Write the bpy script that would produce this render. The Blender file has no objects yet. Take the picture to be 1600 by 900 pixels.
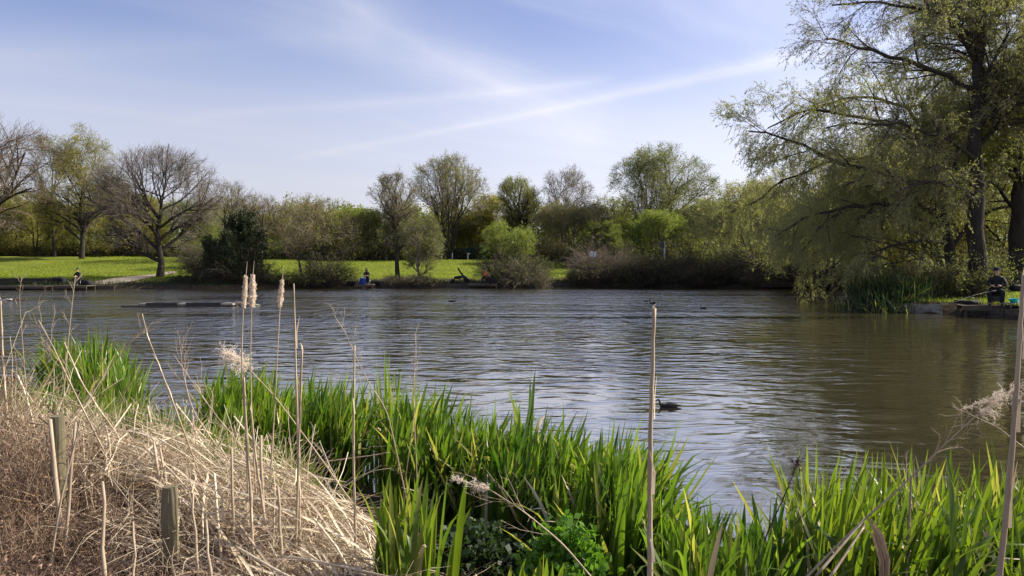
import bpy, math, random
import numpy as np
from mathutils import Vector

S = bpy.context.scene
COL = S.collection
R = math.radians

# ---------------------------------------------------------------- camera
H_EYE = 2.25
F_PX = 1200.0
PITCH = math.atan(40 / 1200)
cam_d = bpy.data.cameras.new("camera")
cam = bpy.data.objects.new("camera", cam_d)
COL.objects.link(cam)
cam.location = (0, 0, H_EYE)
cam.rotation_euler = (R(90) - PITCH, 0, 0)
cam_d.sensor_width = 36
cam_d.lens = 27.0
cam_d.clip_start = 0.05
cam_d.clip_end = 6000
S.camera = cam

# ---------------------------------------------------------------- sky, sun, exposure
SUN_EL, SUN_AZ = R(34), R(74)          # azimuth measured from +Y (view direction) towards +X
SKY_STR = 0.10
S.view_settings.view_transform = 'Standard'
S.view_settings.look = 'None'
S.view_settings.gamma = 1
S.view_settings.use_curve_mapping = False
S.view_settings.exposure = 0.8

sun_d = bpy.data.lights.new("sun", 'SUN')
sun_d.energy = 5.0
sun_d.angle = R(0.5)
sun_d.color = (1.0, 0.93, 0.80)
sun = bpy.data.objects.new("sun", sun_d)
COL.objects.link(sun)
sv = Vector((math.sin(SUN_AZ) * math.cos(SUN_EL), math.cos(SUN_AZ) * math.cos(SUN_EL), math.sin(SUN_EL)))
sun.rotation_euler = sv.to_track_quat('Z', 'Y').to_euler()

_f = np.array([0, math.cos(PITCH), -math.sin(PITCH)])
_u = np.array([0, math.sin(PITCH), math.cos(PITCH)])


def ray(px, py):
    d = _f + (px - 800) / F_PX * np.array([1.0, 0, 0]) + (450 - py) / F_PX * _u
    return d


def at(px, py, Y):
    d = ray(px, py)
    return np.array([0, 0, H_EYE]) + d * (Y / d[1])


class NT:
    """small node-tree helper"""
    def __init__(self, nt):
        self.nt = nt

    def n(self, t, **kw):
        o = self.nt.nodes.new(t)
        for k, v in kw.items():
            if k.startswith('i_'):
                o.inputs[k[2:].replace('_', ' ')].default_value = v
            else:
                setattr(o, k, v)
        return o

    def l(self, a, b):
        self.nt.links.new(a, b)

    def math(self, op, a, b=None, c=None, clamp=False):
        o = self.nt.nodes.new('ShaderNodeMath'); o.operation = op; o.use_clamp = clamp
        for i, v in enumerate((a, b, c)):
            if v is None: continue
            if isinstance(v, (int, float)): o.inputs[i].default_value = v
            else: self.l(v, o.inputs[i])
        return o.outputs[0]

    def vmath(self, op, a, b=None, scale=None):
        o = self.nt.nodes.new('ShaderNodeVectorMath'); o.operation = op
        for i, v in enumerate((a, b)):
            if v is None: continue
            if isinstance(v, (tuple, list, np.ndarray)): o.inputs[i].default_value = tuple(float(q) for q in v)
            else: self.l(v, o.inputs[i])
        if scale is not None: o.inputs['Scale'].default_value = scale
        return o.outputs['Value'] if op in ('DOT_PRODUCT', 'LENGTH') else o.outputs[0]

    def ramp(self, fac, stops, interp='LINEAR'):
        o = self.nt.nodes.new('ShaderNodeValToRGB')
        cr = o.color_ramp; cr.interpolation = interp
        while len(cr.elements) > 1: cr.elements.remove(cr.elements[-1])
        for i, (p, c) in enumerate(stops):
            e = cr.elements[0] if i == 0 else cr.elements.new(p)
            e.position = p
            e.color = (c, c, c, 1) if isinstance(c, (int, float)) else (*c, 1)
        self.l(fac, o.inputs[0])
        return o.outputs[0]

    def mix(self, fac, a, b, mode='MIX'):
        o = self.nt.nodes.new('ShaderNodeMix'); o.data_type = 'RGBA'; o.blend_type = mode
        for k, v in ((0, fac), (6, a), (7, b)):
            if isinstance(v, (int, float)): o.inputs[k].default_value = v
            elif isinstance(v, (tuple, list)): o.inputs[k].default_value = (*v, 1)
            else: self.l(v, o.inputs[k])
        return o.outputs[2]

    def noise(self, vec, scale, detail=3, rough=0.5, dist=0.0, out=0):
        o = self.n('ShaderNodeTexNoise')
        o.inputs['Scale'].default_value = scale; o.inputs['Detail'].default_value = detail
        o.inputs['Roughness'].default_value = rough; o.inputs['Distortion'].default_value = dist
        if vec is not None: self.l(vec, o.inputs['Vector'])
        return o.outputs[out]

    def mapping(self, vec, scale=(1, 1, 1), rot=(0, 0, 0), loc=(0, 0, 0)):
        o = self.n('ShaderNodeMapping')
        o.inputs['Scale'].default_value = scale; o.inputs['Rotation'].default_value = rot
        o.inputs['Location'].default_value = loc
        self.l(vec, o.inputs['Vector'])
        return o.outputs[0]


W = bpy.data.worlds.new("World")
S.world = W
W.use_nodes = True
W.node_tree.nodes.clear()
w = NT(W.node_tree)
tc = w.n('ShaderNodeTexCoord')
dirv = w.vmath('NORMALIZE', tc.outputs['Generated'])
sky = w.n('ShaderNodeTexSky')
sky.sky_type = 'NISHITA'
sky.sun_disc = False
sky.sun_elevation = SUN_EL
sky.sun_rotation = SUN_AZ
sky.air_density = 1.0
sky.dust_density = 1.2
sky.ozone_density = 3.0
sep = w.n('ShaderNodeSeparateXYZ'); w.l(dirv, sep.inputs[0])
zc = w.math('MAXIMUM', sep.outputs[2], 0.0)
zd = w.math('ADD', zc, 0.10)
cmb = w.n('ShaderNodeCombineXYZ')
w.l(w.math('DIVIDE', sep.outputs[0], zd), cmb.inputs[0])
w.l(w.math('DIVIDE', sep.outputs[1], zd), cmb.inputs[1])
# thin cirrus drawn out along one wind direction, on a flat layer
uv = w.mapping(cmb.outputs[0], scale=(1, 1, 1), rot=(0, 0, R(-38)))
warp = w.noise(uv, 0.5, 3, 0.5, 0, 1)
uvw = w.vmath('ADD', uv, w.vmath('SCALE', warp, scale=0.9))
uvs = w.mapping(uvw, scale=(0.22, 0.95, 1))
c1 = w.noise(uvs, 0.9, 7, 0.55, 0.3)
uvs2 = w.mapping(uvw, scale=(0.06, 1.5, 1))
c2 = w.noise(uvs2, 1.6, 6, 0.6, 0.2)
cir = w.math('ADD', w.math('MULTIPLY', c1, 0.65), w.math('MULTIPLY', c2, 0.35))
cir = w.ramp(cir, [(0.40, 0.0), (0.70, 0.44)], 'EASE')


def streak(p1, p2, wid, amount, a0, a1, wob=0.01, grain=3.0):
    d1 = ray(*p1); d2 = ray(*p2)
    d1 /= np.linalg.norm(d1); d2 /= np.linalg.norm(d2)
    nn = np.cross(d1, d2); nn /= np.linalg.norm(nn)
    al = d2 - d1 * np.dot(d1, d2); al /= np.linalg.norm(al)      # along-track axis
    v = w.vmath('DOT_PRODUCT', dirv, nn)
    wn = w.noise(dirv, grain, 4, 0.6)
    v = w.math('ADD', v, w.math('MULTIPLY', w.math('SUBTRACT', wn, 0.5), wob))
    m = w.math('SUBTRACT', 1.0, w.math('DIVIDE', w.math('ABSOLUTE', v), wid), clamp=True)
    m = w.math('MULTIPLY', m, m)
    ax = w.vmath('DOT_PRODUCT', dirv, al)
    span = float(np.dot(d2, al))
    t = w.math('DIVIDE', ax, span)
    e = w.ramp(t, [(0.0, a0[0]), (0.12, a0[1]), (0.9, a1[0]), (1.0, a1[1])], 'EASE')
    fwd = w.math('GREATER_THAN', w.vmath('DOT_PRODUCT', dirv, d1), 0.0)
    tex = w.math('ADD', 0.55, w.math('MULTIPLY', w.noise(dirv, 14, 5, 0.6), 0.9))
    return w.math('MULTIPLY', w.math('MULTIPLY', w.math('MULTIPLY', m, e), w.math('MULTIPLY', fwd, amount)), tex)


st = streak((440, 252), (760, 190), 0.009, 0.42, (0.0, 0.5), (0.9, 0.4), 0.006)
st2 = streak((700, 203), (1310, 72), 0.018, 0.34, (0.2, 0.6), (1.0, 0.5), 0.018)
st3 = streak((240, 196), (980, 122), 0.016, 0.34, (0.0, 0.6), (0.8, 0.0), 0.02)
st4 = streak((380, -60), (980, 230), 0.085, 0.42, (0.5, 0.9), (0.7, 0.0), 0.07, 2.0)
st5 = streak((-100, 90), (620, 60), 0.05, 0.22, (0.7, 0.9), (0.5, 0.0), 0.05, 2.0)
tot = cir
for q in (st, st2, st3, st4, st5):
    tot = w.math('ADD', tot, q)
tot = w.math('MINIMUM', tot, 0.9)
# a lavender-white veil that thickens towards the horizon
veil = w.ramp(sep.outputs[2], [(0.0, 0.80), (0.13, 0.58), (0.30, 0.06), (1.0, 0.0)], 'EASE')
tot = w.math('ADD', tot, w.math('MULTIPLY', veil, w.math('SUBTRACT', 1.0, tot)))
# towards the sun the veil is brighter
sd = w.vmath('DOT_PRODUCT', dirv, tuple(sv))
glow = w.ramp(sd, [(0.0, 0.64), (0.5, 0.88), (0.8, 1.12), (1.0, 2.0)], 'EASE')
CLOUD = (6.75, 6.75, 7.45)
cl = w.mix(1.0, CLOUD, glow, 'MULTIPLY')
tint = w.mix(1.0, sky.outputs[0], (0.98, 0.84, 0.96), 'MULTIPLY')
skyc = w.mix(tot, tint, cl)
bg = w.n('ShaderNodeBackground'); bg.inputs['Strength'].default_value = SKY_STR
w.l(skyc, bg.inputs[0])
wo = w.n('ShaderNodeOutputWorld'); w.l(bg.outputs[0], wo.inputs[0])

# ---------------------------------------------------------------- materials


def new_mat(name):
    m = bpy.data.materials.new(name); m.use_nodes = True
    m.node_tree.nodes.clear()
    t = NT(m.node_tree)
    out = t.n('ShaderNodeOutputMaterial')
    return m, t, out


def mat_basic(name, a, b=None, rough=0.8, scale=6, spec=0.3, bump=0.0, stretch=(1, 1, 1), coord='Object', metal=0.0):
    m, t, out = new_mat(name)
    tcn = t.n('ShaderNodeTexCoord')
    p = t.n('ShaderNodeBsdfPrincipled')
    p.inputs['Roughness'].default_value = rough
    p.inputs['Specular IOR Level'].default_value = spec
    p.inputs['Metallic'].default_value = metal
    v = t.mapping(tcn.outputs[coord], scale=stretch)
    nz = t.noise(v, scale, 5, 0.6)
    f = t.ramp(nz, [(0.32, 0.0), (0.68, 1.0)])
    t.l(t.mix(f, a, b or tuple(c * 0.6 for c in a)), p.inputs['Base Color'])
    if bump:
        bn = t.n('ShaderNodeBump'); bn.inputs['Strength'].default_value = 0.7; bn.inputs['Distance'].default_value = bump
        t.l(t.noise(v, scale * 2.5, 5, 0.65), bn.inputs['Height']); t.l(bn.outputs[0], p.inputs['Normal'])
    t.l(p.outputs[0], out.inputs[0])
    return m


def mat_leaf(name, a, b, tr=0.4, nscale=0.5, rough=0.55, island=0.5, spec=0.25, trcol=None):
    """thin leaf: reflects and lets light through; a/b vary in drifts, plus a small difference leaf to leaf"""
    m, t, out = new_mat(name)
    tcn = t.n('ShaderNodeTexCoord'); g = t.n('ShaderNodeNewGeometry')
    nz = t.noise(tcn.outputs['Object'], nscale, 3, 0.6)
    f = t.math('ADD', t.math('MULTIPLY', t.math('SUBTRACT', nz, 0.5), 2.0),
               t.math('MULTIPLY', g.outputs['Random Per Island'], island))
    f = t.math('ADD', f, 0.5 - island * 0.5, clamp=True)
    c = t.mix(f, a, b)
    p = t.n('ShaderNodeBsdfPrincipled')
    p.inputs['Roughness'].default_value = rough; p.inputs['Specular IOR Level'].default_value = spec
    t.l(c, p.inputs['Base Color'])
    tl = t.n('ShaderNodeBsdfTranslucent')
    t.l(t.mix(1.0, c, trcol or (1.75, 1.8, 0.8), 'MULTIPLY'), tl.inputs[0])
    ms = t.n('ShaderNodeMixShader'); ms.inputs[0].default_value = tr
    t.l(p.outputs[0], ms.inputs[1]); t.l(tl.outputs[0], ms.inputs[2]); t.l(ms.outputs[0], out.inputs[0])
    return m


M = {}
M['bark'] = mat_basic('bark', (0.062, 0.052, 0.040), (0.028, 0.024, 0.019), 0.9, 8, 0.15, 0.03, (1, 1, 0.25))
M['bark_pale'] = mat_basic('bark_pale', (0.20, 0.17, 0.125), (0.09, 0.078, 0.055), 0.9, 7, 0.15, 0.02, (1, 1, 0.3))
M['twig'] = mat_basic('twig', (0.215, 0.17, 0.125), (0.13, 0.10, 0.075), 0.85, 0.6, 0.2)
M['twig_grey'] = mat_basic('twig_grey', (0.20, 0.165, 0.125), (0.11, 0.09, 0.07), 0.85, 0.6, 0.2)
M['twig_dark'] = mat_basic('twig_dark', (0.085, 0.068, 0.052), (0.05, 0.042, 0.033), 0.85, 0.6, 0.2)
M['twig_pink'] = mat_basic('twig_pink', (0.17, 0.13, 0.10), (0.10, 0.08, 0.06), 0.85, 0.9, 0.2)
M['leaf_willow'] = mat_leaf('leaf_willow', (0.13, 0.15, 0.045), (0.20, 0.22, 0.07), 0.42, 0.30)
M['leaf_willow_grey'] = mat_leaf('leaf_willow_grey', (0.17, 0.18, 0.09), (0.27, 0.27, 0.125), 0.5, 0.25)
M['leaf_yellow'] = mat_leaf('leaf_yellow', (0.21, 0.205, 0.035), (0.31, 0.28, 0.055), 0.5, 0.35)
M['leaf_olive'] = mat_leaf('leaf_olive', (0.15, 0.15, 0.042), (0.24, 0.225, 0.06), 0.5, 0.30)
M['leaf_fresh'] = mat_leaf('leaf_fresh', (0.13, 0.175, 0.03), (0.215, 0.26, 0.045), 0.45, 0.35)
M['leaf_mid'] = mat_leaf('leaf_mid', (0.115, 0.14, 0.034), (0.19, 0.20, 0.05), 0.5, 0.30)
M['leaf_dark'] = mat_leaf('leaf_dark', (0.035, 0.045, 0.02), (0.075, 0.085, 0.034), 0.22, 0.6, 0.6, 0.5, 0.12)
M['leaf_ivy'] = mat_leaf('leaf_ivy', (0.022, 0.032, 0.015), (0.055, 0.065, 0.03), 0.12, 0.8, 0.6, 0.6, 0.15)
M['leaf_bramble'] = mat_leaf('leaf_bramble', (0.12, 0.125, 0.042), (0.205, 0.19, 0.06), 0.3, 0.5)
M['leaf_iris'] = mat_leaf('leaf_iris', (0.034, 0.084, 0.014), (0.165, 0.255, 0.032), 0.45, 1.2, 0.38, 0.7, 0.45, (1.5, 1.55, 0.55))
M['leaf_iris_right'] = mat_leaf('leaf_iris_right', (0.045, 0.095, 0.014), (0.165, 0.235, 0.026), 0.5, 1.2, 0.38, 0.7, 0.45, (1.55, 1.5, 0.5))
M['leaf_iris_yellow'] = mat_leaf('leaf_iris_yellow', (0.12, 0.15, 0.03), (0.34, 0.32, 0.09), 0.45, 2.5, 0.5, 0.9, 0.3)
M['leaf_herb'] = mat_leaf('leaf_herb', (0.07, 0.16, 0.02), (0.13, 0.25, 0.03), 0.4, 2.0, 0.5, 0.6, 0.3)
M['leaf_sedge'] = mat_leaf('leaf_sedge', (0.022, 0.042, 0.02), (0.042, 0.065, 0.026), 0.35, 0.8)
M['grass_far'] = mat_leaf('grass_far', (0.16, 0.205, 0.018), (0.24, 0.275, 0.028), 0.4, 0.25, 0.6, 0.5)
M['straw'] = mat_leaf('straw', (0.46, 0.365, 0.24), (0.80, 0.69, 0.50), 0.12, 1.5, 0.6, 0.9, 0.3, (1.1, 1, 0.8))
M['straw_warm'] = mat_leaf('straw_warm', (0.17, 0.11, 0.068), (0.54, 0.40, 0.27), 0.12, 2.0, 0.7, 0.9, 0.2, (1.1, 1, 0.8))
M['dead_brown'] = mat_leaf('dead_brown', (0.11, 0.066, 0.042), (0.34, 0.225, 0.155), 0.1, 2.0, 0.8, 0.8, 0.2, (1.1, 1, 0.8))
M['reed_stem'] = mat_basic('reed_stem', (0.50, 0.40, 0.27), (0.28, 0.20, 0.13), 0.6, 14, 0.3, 0.001, (1, 1, 0.08))
M['fluff'] = mat_leaf('fluff', (0.78, 0.68, 0.57), (0.88, 0.82, 0.74), 0.35, 6, 0.9, 0.9, 0.1, (1.1, 1, 0.85))
M['dock'] = mat_basic('dock', (0.09, 0.05, 0.035), (0.05, 0.03, 0.022), 0.8, 20)
M['post_wood'] = mat_basic('post_wood', (0.22, 0.185, 0.11), (0.085, 0.075, 0.045), 0.9, 9, 0.15, 0.008, (1, 1, 0.15))
M['timber'] = mat_basic('timber', (0.085, 0.07, 0.052), (0.035, 0.03, 0.025), 0.9, 4, 0.2, 0.01, (0.3, 1, 1.5))
M['timber_pale'] = mat_basic('timber_pale', (0.27, 0.25, 0.225), (0.11, 0.105, 0.09), 0.85, 3, 0.2, 0.01, (0.6, 1, 2))
M['deck'] = mat_basic('deck', (0.15, 0.13, 0.105), (0.07, 0.06, 0.05), 0.85, 3, 0.2, 0.005, (4, 0.5, 1))
M['black_cloth'] = mat_basic('black_cloth', (0.018, 0.018, 0.02), (0.010, 0.010, 0.012), 0.85, 10)
M['black_plastic'] = mat_basic('black_plastic', (0.02, 0.02, 0.022), (0.012, 0.012, 0.013), 0.45, 10, 0.4)
M['dark_jacket'] = mat_basic('dark_jacket', (0.022, 0.021, 0.020), (0.012, 0.012, 0.011), 0.85, 8)
M['dark_green_cloth'] = mat_basic('dark_green_cloth', (0.03, 0.038, 0.03), (0.018, 0.022, 0.018), 0.9, 8)
M['red_cloth'] = mat_basic('red_cloth', (0.62, 0.06, 0.035), (0.40, 0.035, 0.025), 0.8, 8)
M['trousers'] = mat_basic('trousers', (0.015, 0.016, 0.019), (0.009, 0.0095, 0.011), 0.9, 8)
M['skin'] = mat_basic('skin', (0.50, 0.30, 0.22), (0.42, 0.24, 0.17), 0.6, 8)
M['hair'] = mat_basic('hair', (0.04, 0.03, 0.022), (0.02, 0.015, 0.012), 0.8, 20)
M['blue_plastic'] = mat_basic('blue_plastic', (0.012, 0.055, 0.42), (0.01, 0.04, 0.3), 0.4, 6, 0.5)
M['teal_plastic'] = mat_basic('teal_plastic', (0.02, 0.50, 0.50), (0.015, 0.42, 0.43), 0.35, 6, 0.5)
M['white_paint'] = mat_basic('white_paint', (0.72, 0.72, 0.70), (0.55, 0.55, 0.52), 0.6, 5)
M['grey_metal'] = mat_basic('grey_metal', (0.35, 0.36, 0.36), (0.25, 0.25, 0.25), 0.45, 5, 0.5, metal=0.7)
M['sign_dark'] = mat_basic('sign_dark', (0.10, 0.10, 0.095), (0.07, 0.07, 0.065), 0.7, 5)
M['fence_green'] = mat_basic('fence_green', (0.018, 0.045, 0.042), (0.010, 0.028, 0.028), 0.7, 3)
M['coot_black'] = mat_basic('coot_black', (0.018, 0.018, 0.022), (0.010, 0.010, 0.012), 0.55, 30, 0.4)
M['bird_brown'] = mat_basic('bird_brown', (0.10, 0.07, 0.05), (0.05, 0.035, 0.028), 0.7, 20)
M['bird_white'] = mat_basic('bird_white', (0.75, 0.72, 0.66), (0.55, 0.50, 0.45), 0.7, 20)
M['bill_pale'] = mat_basic('bill_pale', (0.6, 0.56, 0.5), (0.5, 0.46, 0.4), 0.5, 20)

# ---------------------------------------------------------------- mesh helpers


class Geo:
    def __init__(self):
        self.v = []; self.f = []; self.m = []; self.n = 0

    def add(self, verts, faces, mi=0):
        verts = np.asarray(verts, dtype=np.float64).reshape(-1, 3)
        faces = np.asarray(faces, dtype=np.int64)
        if len(faces) == 0: return self
        self.v.append(verts); self.f.append(faces + self.n); self.m.append(np.full(len(faces), mi, dtype=np.int32))
        self.n += len(verts)
        return self

    def tubes(self, P, Rr, sides=3, mi=0, cap=False):
        P = np.asarray(P, float); Rr = np.asarray(Rr, float)
        if P.ndim == 2: P = P[None]; Rr = Rr[None]
        N, K, _ = P.shape
        if N == 0: return self
        T = np.gradient(P, axis=1)
        T /= np.linalg.norm(T, axis=2, keepdims=True) + 1e-9
        mean = T.mean(axis=1)
        ref = np.where((np.abs(mean[:, 2]) < 0.8)[:, None], np.array([[0, 0, 1.0]]), np.array([[1.0, 0, 0]]))
        ref = np.repeat(ref[:, None, :], K, axis=1)
        U = ref - (ref * T).sum(2, keepdims=True) * T
        U /= np.linalg.norm(U, axis=2, keepdims=True) + 1e-9
        V = np.cross(T, U)
        a = np.arange(sides) * 2 * math.pi / sides
        ring = P[:, :, None, :] + Rr[:, :, None, None] * (np.cos(a)[None, None, :, None] * U[:, :, None, :] + np.sin(a)[None, None, :, None] * V[:, :, None, :])
        idx = np.arange(N * K * sides).reshape(N, K, sides)
        nx = np.roll(idx, -1, axis=2)
        q = np.stack([idx[:, :-1], nx[:, :-1], nx[:, 1:], idx[:, 1:]], axis=-1).reshape(-1, 4)
        self.add(ring, q, mi)
        if cap:
            base = self.n - N * K * sides
            if sides == 4:
                self.f.append(np.concatenate([idx[:, -1][:, :], idx[:, 0][:, ::-1]]) + base)
                self.m.append(np.full(2 * N, mi, dtype=np.int32))
            else:
                for j in (0, K - 1):
                    r = idx[:, j]
                    tri = np.stack([np.repeat(r[:, :1], sides - 2, 1), r[:, 1:-1], r[:, 2:]], -1).reshape(-1, 3)
                    if j == 0: tri = tri[:, ::-1]
                    self.f.append(tri + base); self.m.append(np.full(len(tri), mi, dtype=np.int32))
        return self

    def ribbons(self, P, Wd, side, mi=0, fold=0.0):
        P = np.asarray(P, float); N, K, _ = P.shape
        if N == 0: return self
        side = side / (np.linalg.norm(side, axis=-1, keepdims=True) + 1e-9)
        if side.ndim == 2: side = np.repeat(side[:, None, :], K, 1)
        L = P - side * Wd[..., None] / 2; Rt = P + side * Wd[..., None] / 2
        if fold:
            T = np.gradient(P, axis=1); T /= np.linalg.norm(T, axis=2, keepdims=True) + 1e-9
            nn = np.cross(T, side)
            C = P + nn * Wd[..., None] * fold
            V = np.stack([L, C, Rt], 2); s = 3
        else:
            V = np.stack([L, Rt], 2); s = 2
        idx = np.arange(N * K * s).reshape(N, K, s)
        q = np.stack([idx[:, :-1, :-1], idx[:, :-1, 1:], idx[:, 1:, 1:], idx[:, 1:, :-1]], -1).reshape(-1, 4)
        return self.add(V, q, mi)

    def leaves(self, C, size, aspect, rng, axis=None, spread=1.0, mi=0):
        N = len(C)
        if N == 0: return self
        a = rng.normal(size=(N, 3))
        if axis is not None: a = axis + a * spread
        a /= np.linalg.norm(a, axis=1, keepdims=True) + 1e-9
        b = np.cross(a, rng.normal(size=(N, 3))); b /= np.linalg.norm(b, axis=1, keepdims=True) + 1e-9
        s = (size * rng.uniform(0.6, 1.35, N))[:, None]
        n = np.cross(a, b)
        bend = n * s * rng.uniform(-0.12, 0.12, (N, 1))
        V = np.stack([C, C + a * s * 0.45 + b * s * aspect * 0.5 + bend, C + a * s, C + a * s * 0.45 - b * s * aspect * 0.5 + bend], 1)
        q = np.arange(N * 4).reshape(N, 4)
        return self.add(V, q, mi)

    def box(self, lo, hi, mi=0, rot=0.0, org=None):
        x0, y0, z0 = lo; x1, y1, z1 = hi
        V = np.array([[x0, y0, z0], [x1, y0, z0], [x1, y1, z0], [x0, y1, z0], [x0, y0, z1], [x1, y0, z1], [x1, y1, z1], [x0, y1, z1]], float)
        if rot:
            o = np.array(org if org is not None else (0, 0, 0), float)
            c, s = math.cos(rot), math.sin(rot)
            V = (V - o) @ np.array([[c, s, 0], [-s, c, 0], [0, 0, 1]]) + o
        F = [[0, 3, 2, 1], [4, 5, 6, 7], [0, 1, 5, 4], [1, 2, 6, 5], [2, 3, 7, 6], [3, 0, 4, 7]]
        return self.add(V, F, mi)

    def lathe(self, prof, c=(0, 0, 0), seg=20, mi=0):
        prof = np.array(prof, float)
        a = np.arange(seg) * 2 * math.pi / seg
        V = np.stack([prof[:, 0][:, None] * np.cos(a), prof[:, 0][:, None] * np.sin(a), np.repeat(prof[:, 1][:, None], seg, 1)], -1) + np.array(c)
        idx = np.arange(len(prof) * seg).reshape(len(prof), seg); nx = np.roll(idx, -1, 1)
        return self.add(V, np.stack([idx[:-1], nx[:-1], nx[1:], idx[1:]], -1).reshape(-1, 4), mi)

    def build(self, name, mats, parent=None, smooth=True, origin=None, **props):
        me = bpy.data.meshes.new(name)
        V = np.concatenate(self.v).astype(np.float32)
        if origin is not None: V = V - np.array(origin, dtype=np.float32)
        loops = np.concatenate([f.reshape(-1) for f in self.f]).astype(np.int32)
        tot = np.concatenate([np.full(len(f), f.shape[1], dtype=np.int32) for f in self.f])
        st = np.concatenate([[0], np.cumsum(tot)[:-1]]).astype(np.int32)
        me.vertices.add(len(V)); me.vertices.foreach_set('co', V.reshape(-1))
        me.loops.add(len(loops)); me.loops.foreach_set('vertex_index', loops)
        me.polygons.add(len(tot)); me.polygons.foreach_set('loop_start', st); me.polygons.foreach_set('loop_total', tot)
        me.polygons.foreach_set('material_index', np.concatenate(self.m))
        me.polygons.foreach_set('use_smooth', np.full(len(tot), smooth))
        me.update(calc_edges=True); me.validate()
        for m_ in (mats if isinstance(mats, (list, tuple)) else [mats]):
            me.materials.append(M[m_] if isinstance(m_, str) else m_)
        o = bpy.data.objects.new(name, me); COL.objects.link(o)
        if parent is not None: o.parent = parent
        elif origin is not None: o.location = tuple(float(q) for q in origin)
        for k, v in props.items(): o[k] = v
        return o


def tag(o, label=None, cat=None, group=None, kind=None):
    if label: o['label'] = label
    if cat: o['category'] = cat
    if group: o['group'] = group
    if kind: o['kind'] = kind
    return o


def thing(name, label, cat, loc=(0, 0, 0), rz=0.0, group=None):
    o = bpy.data.objects.new(name, None); COL.objects.link(o)
    o.location = tuple(float(q) for q in loc); o.rotation_euler = (0, 0, rz)
    o.empty_display_size = 0.3
    return tag(o, label, cat, group)


# ---------------------------------------------------------------- pond outline and terrain
POND = np.array([(14, 9), (9, 6.6), (6, 5.3), (4, 5.0), (3, 5.1), (2.2, 5.2), (1.2, 5.3), (0.2, 5.8), (-0.6, 6.8), (-1.8, 8.0), (-3.0, 9.0),
                 (-4.5, 10.3), (-6.5, 12.3), (-9, 14), (-14, 17), (-22, 22), (-34, 30), (-48, 40), (-56, 55), (-50, 63), (-36, 64), (-25, 64.5),
                 (-18, 67), (0, 68.5), (6, 71.5), (12, 71), (20, 67), (30, 64), (29.5, 60), (26, 53), (20.5, 44), (16.2, 37.2), (15.6, 35.6), (16.8, 34.9),
                 (19.2, 33.2), (20, 30.2), (24, 24), (25, 16), (20, 12)], float)


def inside_dist(x, y):
    """signed distance to the shore, positive on land"""
    x = np.asarray(x, float); y = np.asarray(y, float)
    d = np.full(x.shape, 1e9); ins = np.zeros(x.shape, bool)
    n = len(POND)
    for i in range(n):
        ax, ay = POND[i]; bx, by = POND[(i + 1) % n]
        ex, ey = bx - ax, by - ay
        t = np.clip(((x - ax) * ex + (y - ay) * ey) / (ex * ex + ey * ey), 0, 1)
        d = np.minimum(d, np.hypot(x - ax - t * ex, y - ay - t * ey))
        c = ((ay > y) != (by > y))
        with np.errstate(divide='ignore', invalid='ignore'):
            xi = ax + (y - ay) / (by - ay if by != ay else 1e-9) * ex
        ins ^= c & (x < xi)
    return np.where(ins, -d, d)


def ss(a, b, v):
    t = np.clip((v - a) / (b - a), 0, 1)
    return t * t * (3 - 2 * t)


def zt(x, y):
    x = np.asarray(x, float); y = np.asarray(y, float)
    d = inside_dist(x, y)
    near = 0.02 + 0.50 * ss(0.0, 2.4, d) + 0.1 * ss(-1.5, -3.5, x) * ss(0.3, 2.5, d)
    far = 0.36 * ss(0.0, 0.35, d) + 0.55 * ss(0.5, 7, d) + 1.75 * ss(4, 38, d) + 0.35 * ss(-18, -45, x) * ss(12, 36, d)
    right = 0.50 * ss(0.0, 0.3, d) + 0.4 * ss(1, 12, d)
    kf = ss(46, 56, y)
    kr = ss(9, 15, x) * (1 - kf) * ss(7, 12, y)
    land = near * (1 - kf) * (1 - kr) + far * kf + right * kr
    bump = 0.05 * np.sin(x * 0.9 + 1.3 * np.sin(y * 0.35)) * np.sin(y * 0.8 + 0.6) * ss(0.5, 3, d)
    hill = 9.0 * ss(150, 420, y) + 5.0 * ss(140, 400, np.abs(x))
    return np.where(d > 0, land + bump + hill, -0.9 * ss(0, 1.6, -d) - 0.02)


def zg(x, y):
    return float(zt(np.array([x]), np.array([y]))[0])


xs = np.concatenate([-np.geomspace(3000, 62, 18), np.arange(-60, -12, 1.0), np.arange(-12, 10, 0.3), np.arange(10, 60, 0.8), np.geomspace(61, 3000, 18)])
ys = np.concatenate([-np.geomspace(1500, 5, 12), np.arange(-4, 3, 0.6), np.arange(3, 14, 0.22), np.arange(14, 28, 1.0), np.arange(28, 60, 0.6), np.arange(60, 76, 0.25), np.arange(76, 130, 1.5), np.geomspace(132, 4000, 26)])
X, Y = np.meshgrid(xs, ys)
Z = zt(X, Y)
g = Geo()
idx = np.arange(X.size).reshape(X.shape)
g.add(np.stack([X, Y, Z], -1), np.stack([idx[:-1, :-1], idx[:-1, 1:], idx[1:, 1:], idx[1:, :-1]], -1).reshape(-1, 4))

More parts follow.
